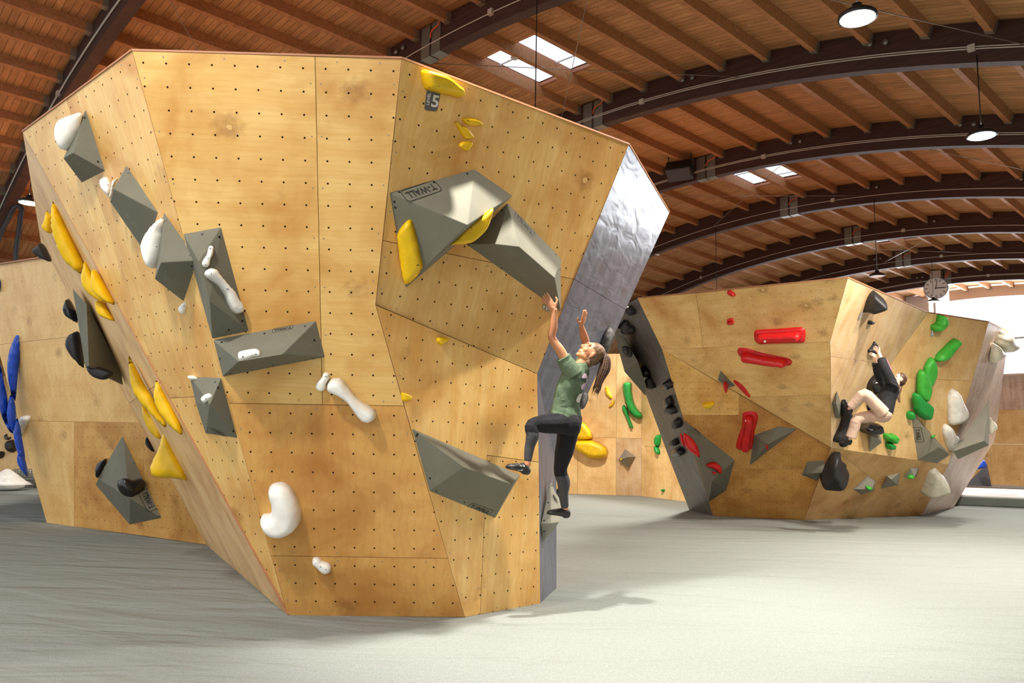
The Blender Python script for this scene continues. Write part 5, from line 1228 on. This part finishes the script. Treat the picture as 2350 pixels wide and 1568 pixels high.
def shoe(name, heel, toe, up, mat, parent, wid=.042, pull=True, strap=None, ankle=None):
    heel, toe, up = (np.array(x, float) for x in (heel, toe, up)); d = toe - heel; L = np.linalg.norm(d); d = d / L; up = norm(up - d * (up @ d)); s = np.cross(up, d)
    P = [ringtube([(heel + d * L * a + up * (h * .5 + z), s * w, up * h * .5) for a, w, h, z in
        ((0, .020, .036, .014), (.04, .034, .070, .002), (.15, .041, .092, -.004), (.32, .041, .088, .000), (.52, .045, .072, -.002), (.70, .048, .060, -.006), (.85, .041, .050, -.009), (.95, .028, .038, -.010), (1.0, .012, .022, -.008))])]
    if ankle is not None: P.append(limb([heel + d * L * .2 + up * .03, np.array(ankle) - norm(np.array(ankle) - heel) * .035], [.040, .036], 3))
    o = fuse(name, P, mat, parent, .005, 4)
    if pull:
        q = heel + up * .07; lo = [q - d * .005, q - d * .03 + up * .028, q - d * .045 + up * .018, q - d * .028 - up * .004]
        tube('pull_loop', crom(lo, 4), .004, strap or SHB, o, 6).matrix_parent_inverse = Matrix()
    return o
def sub_fix(o, parent):
    pass
def tube_c(name, pts, r, mat, t, part, seg=6):
    v, f = tube_vf(pts, r, seg); me = mesh_from(name, shift(v, t), f, True); orient(me); return link(name, me, mat, part)

# ---------------- climber in green
P0 = W(1300, 975, 7.18); ps = thing('person', 'climber in a sage green t-shirt and black leggings hanging from the near block, ponytail swinging', 'person', P0)
xR = np.array([1, 0, 0.]); 
shL, shR = W(1303, 838, 6.98), W(1336, 838, 7.24)     # near and far shoulder
elL, wrL = W(1267, 776, 6.92), W(1273, 711, 6.84)
elR, wrR = W(1344, 786, 7.36), W(1334, 748, 7.26)
hpL, hpR = W(1295, 972, 7.06), W(1306, 976, 7.24)
knL, anL = W(1222, 976, 6.86), W(1210, 1067, 6.86)
knR, anR = W(1286, 1078, 7.38), W(1297, 1168, 7.48)
hc = W(1356, 811, 7.12); hf = norm(W(1335, 784, 7.09) - hc); hu = norm(W(1378, 795, 7.12) - W(1330, 832, 7.12)); 
hp, hs = head_parts(hc, hf, hu, 1.0)
neck0, neck1 = W(1326, 848, 7.12), hc - hu * .07 - hf * .01
body = list(hp)
body.append(limb([neck0, neck1], [.058, .052], 3))
body.append(limb([shL, (shL + elL) / 2 + np.array([.01, 0, 0]), elL, elL * .62 + wrL * .38 + np.array([.004, 0, 0]), wrL], [.050, .043, .037, .036, .021]))
body.append(limb([shR, (shR + elR) / 2, elR, elR * .6 + wrR * .4, wrR], [.048, .044, .040, .038, .022]))
# left hand pressed on the tip of the volume
body += hand(wrL, W(1252, 684, 6.83) - wrL, W(1262, 680, 7.0) - W(1262, 700, 6.84), W(1294, 690, 6.82) - W(1275, 698, 6.84), .175, (.10, .08, .1, .14), .035, .85)
body += hand(wrR, W(1346, 712, 7.2) - wrR, np.array([-.6, .7, .3]), W(1317, 741, 7.2) - W(1334, 735, 7.26), .165, (.12, .12, .15, .2), .02, 1.0)
chest, waist, pelv = W(1316, 875, 7.10), W(1300, 930, 7.12), W(1302, 968, 7.14)
tr_ = lambda c, a, b: (c, a, b)
sd = norm(shR - shL); bk = norm(np.cross(sd, (0, 0, 1.0))); 
torso = ringtube([(W(1300, 984, 7.15), sd * .12, bk * .095), (pelv, sd * .160, bk * .118), (W(1299, 945, 7.13), sd * .140, bk * .108), (waist, sd * .122, bk * .098), (W(1306, 900, 7.11), sd * .135, bk * .108), (chest, sd * .150, bk * .118), (W(1322, 853, 7.11), sd * .150, bk * .105), (W(1327, 840, 7.11), sd * .10, bk * .07)])
body.append(torso)
body.append(limb([hpL, (hpL + knL) / 2, knL, knL * .5 + anL * .5, anL], [.08, .064, .038, .030, .030]))
body.append(limb([hpR, (hpR + knR) / 2, knR, knR * .5 + anR * .5, anR], [.08, .066, .04, .030, .032]))
fuse('body', body, SKIN, ps, .0045, 2, .4)
# leggings
kL2 = knL; lgs = []
lgs.append(ringtube([(W(1300, 990, 7.15), sd * .11, bk * .09), (W(1301, 975, 7.15), sd * .168, bk * .130), (W(1302, 960, 7.14), sd * .166, bk * .128), (W(1299, 945, 7.13), sd * .146, bk * .114), (W(1299, 934, 7.13), sd * .135, bk * .105)]))
lgs.append(ell_vf(W(1311, 974, 7.06), xR * .092, np.array([0, .10, 0]), np.array([0, 0, .105])))
lgs.append(ell_vf(W(1312, 978, 7.24), xR * .088, np.array([0, .10, 0]), np.array([0, 0, .115])))
aL2 = anL + norm(knL - anL) * .045; aR2 = anR + norm(knR - anR) * .03
lgs.append(limb([hpL + (hpL - knL) * .05, (hpL + knL) / 2 + np.array([0, 0, .004]), knL + norm(knL - hpL) * .004, knL * .70 + aL2 * .30 + np.array([.012, -.01, 0]), knL * .35 + aL2 * .65, aL2], [.102, .088, .059, .058, .044, .035]))
lgs.append(limb([hpR, (hpR + knR) / 2 + np.array([.004, 0, 0]), knR, knR * .66 + aR2 * .34 + np.array([.016, 0, 0]), knR * .3 + aR2 * .7, aR2], [.106, .090, .063, .062, .046, .038]))
lo_ = fuse('leggings', lgs, [LEG, LEG2], ps, .006, 3)
for p in lo_.data.polygons:
    c = np.array(p.center) + np.array(ps.location)
    for k_, a_ in ((knL, aL2), (knR, aR2)):
        t_ = (c - k_) @ (a_ - k_) / ((a_ - k_) @ (a_ - k_)); dd = np.linalg.norm(c - (k_ + (a_ - k_) * min(1, max(0, t_))))
        if t_ > (.21 if k_ is knL else .14) and dd < .085: p.material_index = 1
# t-shirt
def fold(p):
    q = p - np.array(pelv); n = math.sin(q[2] * 70 + q[0] * 22 + 3 * math.sin(q[2] * 9 + q[0] * 7)) * .0035 * max(0, 1 - abs(q[2] - .02) * 7)
    n2 = math.sin((q[0] * .8 + q[2] * .55) * 48 + 2 * math.sin(q[0] * 13)) * .0022
    d = p - np.array(waist); d[2] = 0; return p + norm(d) * (n + n2)
slL, slR = shL + (elL - shL) * .30, shR + (elR - shR) * .35
tee = [ringtube([(W(1299, 957, 7.13), sd * .158, bk * .135), (W(1299, 952, 7.13), sd * .160, bk * .136), (W(1298, 935, 7.13), sd * .146, bk * .125), (W(1302, 912, 7.12), sd * .142, bk * .122), (W(1309, 888, 7.10), sd * .152, bk * .128), (W(1316, 868, 7.10), sd * .165, bk * .130), (W(1323, 850, 7.11), sd * .160, bk * .110), (W(1329, 838, 7.11), sd * .115, bk * .080), (W(1332, 833, 7.12), sd * .070, bk * .066)], 28),
       tube_vf([W(1317, 862, 7.0), shL + (0, 0, .0), shL + (slL - shL) * .6, slL], [.085, .078, .070, .070], 18), tube_vf([W(1325, 858, 7.2), shR, slR], [.085, .072, .062], 18)]
to_ = fuse('t_shirt', tee, TEE, ps, .006, 3, .5, fold)
# printed graphic on the back: a pale winding figure
GP = m_plain('pale_pink_print', (196, 170, 186), .8); GW = m_plain('off_white_print', (214, 208, 200), .8); GK = m_plain('dark_print', (40, 36, 40), .8)
tb = obj_world_bvh(to_, ps)
def patch(name, poly, mat):
    V = []; ok = True
    P2 = crom([np.array(p + (0,)) for p in poly], 3)
    c = sum(P2) / len(P2); pts = [c] + P2
    for p in pts:
        h = tb.ray_cast(Vector(CAM), Vector(ray(p[0], p[1])).normalized())
        if h[0] is None: continue
        V.append(np.array(h[0]) + np.array(h[1]) * .003)
    n = len(V) - 1
    if n < 4: return
    obj(name, V, [(0, 1 + i, 1 + (i + 1) % n) for i in range(n)], mat, ps)
for pp, mm in (([(1346, 862), (1350, 868), (1350, 880), (1344, 872)], GP), ([(1341, 857), (1346, 860), (1344, 867), (1338, 869), (1335, 866)], GP), ([(1337, 868), (1345, 869), (1348, 874), (1340, 875), (1334, 872)], GK), ([(1337, 882), (1345, 878), (1342, 890), (1335, 895), (1333, 888)], GP), ([(1329, 905), (1339, 900), (1337, 912), (1330, 922), (1325, 924), (1322, 918)], GW), ([(1334, 900), (1338, 902), (1333, 908), (1329, 911)], GK)):
    patch('shirt_print', pp, mm)
# hair
cu = hu; hh = [ell_vf(hc - hf * .024 + hu * .036, hf * .101, hs * .083, hu * .092), ell_vf(hc - hf * .050 - hu * .010, hf * .070, hs * .078, hu * .085), ell_vf(hc - hf * .03 - hu * .05, hf * .055, hs * .062, hu * .055)]
tie = W(1385, 813, 7.12); hh.append(limb([hc - hf * .06 + hu * .03, tie], [.055, .026], 3)); hh.append(ell_vf(W(1350, 832, 7.12), hf * .05, hs * .06, hu * .05))
ho = fuse('hair', hh, HAIRL, ps, .005, 2)
# carve the hair back from the face
bm = bmesh.new(); bm.from_mesh(ho.data); L0 = np.array(ps.location)
kill = []
for v in bm.verts:
    q = np.array(v.co) + L0 - hc; fx, ux, sx_ = q @ hf, q @ hu, abs(q @ hs)
    if fx > .040 + (ux - .02) * .12 and ux < .105 and not (ux > .075): kill.append(v)
    elif fx > .005 and ux < .035 and sx_ > .04: kill.append(v)
    elif fx > -.022 and abs(ux + .01) < .035 and sx_ > .06: kill.append(v)
bmesh.ops.delete(bm, geom=kill, context='VERTS'); bm.to_mesh(ho.data); bm.free()
random.seed(3)
pn = []
for i in range(44):
    a = random.uniform(-1, 1); b = random.uniform(-1, 1); e = random.random()
    end = (1357 + 15 * e + a * 5, 893 + 22 * random.random()); 
    pts = [tie + (0, b * .012, 0), W(1391 + a * 6, 824 + b * 3, 7.12 + b * .03), W(1387 + a * 11, 848, 7.12 + b * .045), W(1377 + a * 9, 872, 7.12 + b * .04), W(end[0] + a * 2, end[1], 7.12 + b * .03)]
    pn.append(tube_vf(crom(pts, 4, False), [.012 + .006 * (1 - abs(2 * j / 16 - .6)) - .012 * max(0, j / 16 - .55) * 1.9 for j in range(17)], 6))
V, Fs = join_vf(pn); obj('ponytail', V, Fs, HAIR, ps, True)
v, f = tube_vf([tie - norm(tie - hc) * .008, tie + norm(tie - hc) * .012], .026, 12); obj('hair_tie', v, f, WHI, ps, True)
for e in (-1, 1):
    b_ = hc + hf * .0800 + hu * .008 + hs * .030 * e
    v, f = ell_vf(b_, hf * .006, hs * .012, hu * .0040, 10, 6); eo = obj('eye', v, f, EYW, ps, True)
    v, f = ell_vf(b_ + hf * .003, hf * .006, hs * .006, hu * .005, 8, 5); link('iris', mesh_from('iris', shift(v, ps), f, True), EYE, eo)
    tube('eyebrow', [hc + hf * .0915 + hu * .030 + hs * .012 * e, hc + hf * .0925 + hu * .036 + hs * .028 * e, hc + hf * .080 + hu * .034 + hs * .048 * e], [.0018, .0022, .0014], HAIR, ps, 6)
v, f = join_vf([ell_vf(hc + hf * .0900 - hu * .055, hf * .005, hs * .018, hu * .0042, 10, 5), ell_vf(hc + hf * .0885 - hu * .068, hf * .005, hs * .016, hu * .005, 10, 5)]); obj('lips', v, f, LIP, ps, True)
s1 = shoe('shoe', W(1210, 1090, 6.87), W(1160, 1072, 6.82), np.array([.10, 0, 1.0]), SHB, ps, ankle=W(1210, 1072, 6.86)); 
s2 = shoe('shoe', W(1306, 1190, 7.50), W(1255, 1178, 7.44), np.array([.12, 0, 1.0]), SHB, ps, ankle=W(1298, 1174, 7.48))
sb1 = obj_world_bvh(s1, ps)
for poly in ([(1172, 1066), (1182, 1070), (1184, 1078), (1174, 1074)], [(1184, 1066), (1196, 1070), (1200, 1080), (1188, 1080)], [(1190, 1064), (1203, 1068), (1204, 1072), (1194, 1069)]):
    V = []
    for p in poly:
        h = sb1.ray_cast(Vector(CAM), Vector(ray(*p)).normalized())
        if h[0] is not None: V.append(np.array(h[0]) + np.array(h[1]) * .003)
    if len(V) == 4: me = mesh_from('white_stripe', shift(V, ps), [(0, 1, 2, 3)]); link('white_stripe', me, SHW, s1)
for o in (s1, s2):
    for ch in o.children: pass

# ---------------- climber in black jacket
D2 = 13.6
P0 = W(2020, 950, D2); p2 = thing('person', 'climber in a black jacket and pale pink trousers clinging to the second block', 'person', P0)
JK = m_cloth('black_jacket', (34, 33, 35), .6, 8); PT = m_cloth('pale_pink_trousers', (200, 168, 146), .45, 6); PIPE = m_plain('pink_piping', (150, 86, 110), .7)
sN, sF = W(2046, 880, D2 - .16), W(2036, 888, D2 + .14)
eN, wN = W(2031, 846, D2 - .18), W(2017, 810, D2 - .05)
eF, wF = W(2018, 862, D2 + .12), W(2008, 820, D2 + .05)
hN, hF = W(2027, 948, D2 - .12), W(2024, 950, D2 + .08)
kN, aN = W(1984, 905, D2 - .18), W(1949, 938, D2 - .02)
kF, aF = W(1968, 962, D2 + .02), W(1951, 1008, D2 + .12)
hc = W(2064, 871, D2); hf = norm(W(2046, 864, D2) - W(2064, 874, D2)); hu = norm(W(2072, 852, D2) - W(2060, 880, D2))
hp, hs = head_parts(hc, hf, hu, 1.0)
body = list(hp) + [limb([W(2050, 887, D2), hc - hu * .06], [.06, .052], 3)]
body += [limb([sN, eN, wN], [.04, .036, .028]), limb([sF, eF, wF], [.04, .036, .028])]
body += hand(wN, W(2010, 797, D2 + .1) - wN, np.array([-.7, .6, 0]), np.array([.2, -1, .2]), .18, (.9, .9, .9, .9), .03, .7)
body += hand(wF, W(2002, 806, D2 + .15) - wF, np.array([-.3, .9, .2]), np.array([-1, 0, .3]), .18, (.9, .9, .9, .9), .03, .7)
sd = norm(sF - sN + np.array([0, .1, 0])); ax_ = norm(W(2044, 888, D2) - W(2026, 945, D2)); bk = norm(np.cross(sd, ax_))
body.append(ringtube([(W(2022, 956, D2), sd * .09, bk * .07), (W(2028, 940, D2), sd * .10, bk * .09), (W(2035, 915, D2), sd * .10, bk * .08), (W(2044, 893, D2), sd * .12, bk * .08), (W(2048, 885, D2), sd * .08, bk * .06)]))
body += [limb([hN, kN, aN], [.06, .04, .032]), limb([hF, kF, aF], [.06, .04, .032])]
fuse('body', body, SKIN2, p2, .006, 2, .4)
cN, cF = aN + norm(kN - aN) * .03, aF + norm(kF - aF) * .03
fuse('trousers', [ringtube([(W(2020, 962, D2), sd * .12, bk * .11), (W(2025, 950, D2), sd * .165, bk * .145), (W(2029, 937, D2), sd * .15, bk * .13)]), ell_vf(W(2025, 951, D2), xR * .155, np.array([0, .19, 0]), np.array([0, 0, .15])),
    tube_vf(crom([hN, (hN + kN) / 2 + (0, 0, .01), kN, (kN + cN) / 2, cN], 3, False), [.115, .113, .111, .108, .105, .102, .098, .096, .092, .088, .084, .082, .08], 16),
    tube_vf(crom([hF, (hF + kF) / 2, kF, (kF + cF) / 2, cF], 3, False), [.115, .112, .108, .104, .10, .097, .094, .092, .092, .091, .09, .09, .09], 16)], PT, p2, .009, 3)
sNe, sFe = wN + norm(eN - wN) * .13, wF + norm(eF - wF) * .10
fuse('jacket', [ringtube([(W(2027, 948, D2), sd * .18, bk * .15), (W(2030, 938, D2), sd * .175, bk * .15), (W(2035, 915, D2), sd * .17, bk * .15), (W(2043, 895, D2), sd * .20, bk * .145), (W(2049, 884, D2), sd * .13, bk * .10), (W(2052, 881, D2), sd * .08, bk * .075)]),
    tube_vf(crom([sN + (0, 0, -.05), sN, eN, sNe], 3, False), [.12, .11, .10, .095, .09, .085, .08, .078, .076, .075], 14),
    tube_vf(crom([sF + (0, 0, -.05), sF, eF, sFe], 3, False), [.12, .11, .10, .095, .09, .085, .08, .078, .076, .075], 14)], JK, p2, .009, 3)
tube('pink_piping', crom([sNe + (.075, -.02, 0), eN + (.085, -.02, 0), sN + (.03, -.03, .085)], 4, False), .012, PIPE, p2, 6)
hh = [ell_vf(hc - hf * .026 + hu * .034, hf * .100, hs * .084, hu * .094), ell_vf(hc - hf * .05 - hu * .01, hf * .07, hs * .08, hu * .085)]
ho = fuse('hair', hh, HAIR, p2, .008, 2)
bm = bmesh.new(); bm.from_mesh(ho.data); L0 = np.array(p2.location); kill = []
for v in bm.verts:
    q = np.array(v.co) + L0 - hc; fx, ux, sx_ = q @ hf, q @ hu, abs(q @ hs)
    if (fx > .045 and ux < .09) or (fx > .005 and ux < .035 and sx_ > .04) or (fx > -.022 and abs(ux + .01) < .03 and sx_ > .06): kill.append(v)
bmesh.ops.delete(bm, geom=kill, context='VERTS'); bm.to_mesh(ho.data); bm.free()
pn = []
for i in range(8):
    a = random.uniform(-1, 1); pn.append(tube_vf(crom([W(2070, 880, D2), W(2066 + a, 893, D2 + a * .03), W(2062 + a * 2, 908, D2 + a * .03), W(2064 + a * 2, 924, D2 + a * .02)], 4, False), [.018] * 6 + [.016] * 4 + [.012, .008, .004], 6))
V, Fs = join_vf(pn); obj('ponytail', V, Fs, HAIRL, p2, True)
for e in (-1, 1):
    v, f = ell_vf(hc + hf * .083 + hu * .008 + hs * .030 * e, hf * .010, hs * .012, hu * .006, 8, 5); obj('eye', v, f, EYE, p2, True)
shoe('shoe', W(1948, 950, D2), W(1936, 917, D2 + .08), np.array([.9, -.1, .3]), SHB, p2, ankle=aN)
shoe('shoe', W(1953, 1022, D2 + .12), W(1927, 1017, D2 + .28), np.array([.05, 0, 1]), SHB, p2, ankle=aF, strap=RED)
# ================================================================ light
w = bpy.data.worlds.new('world'); bpy.context.scene.world = w; w.use_nodes = True
bg = w.node_tree.nodes['Background']; bg.inputs[0].default_value = (.90, .95, 1.0, 1); bg.inputs[1].default_value = WORLD
vs = bpy.context.scene.view_settings; vs.view_transform = 'Standard'; vs.look = 'None'; vs.exposure = EXPO; vs.gamma = 1; vs.use_curve_mapping = False

DL = bpy.data.lights.new('daylight', 'AREA'); DL.shape = 'RECTANGLE'; DL.size = 26; DL.size_y = 3.6; DL.energy = DAYW; DL.color = (.93, .96, 1)
do = bpy.data.objects.new('daylight', DL); C.objects.link(do)
zz_ = Vector(tuple(AX * 1.0)); do.matrix_world = Matrix((tuple(AU), (0, 0, 1), tuple(AX))).transposed().to_4x4(); do.location = tuple(wu(WE + 1.0, -9, 6.9))

cy = bpy.context.scene.cycles
cy.max_bounces = 7; cy.diffuse_bounces = 4; cy.glossy_bounces = 3; cy.transmission_bounces = 2; cy.transparent_max_bounces = 6
cy.caustics_reflective = False; cy.caustics_refractive = False
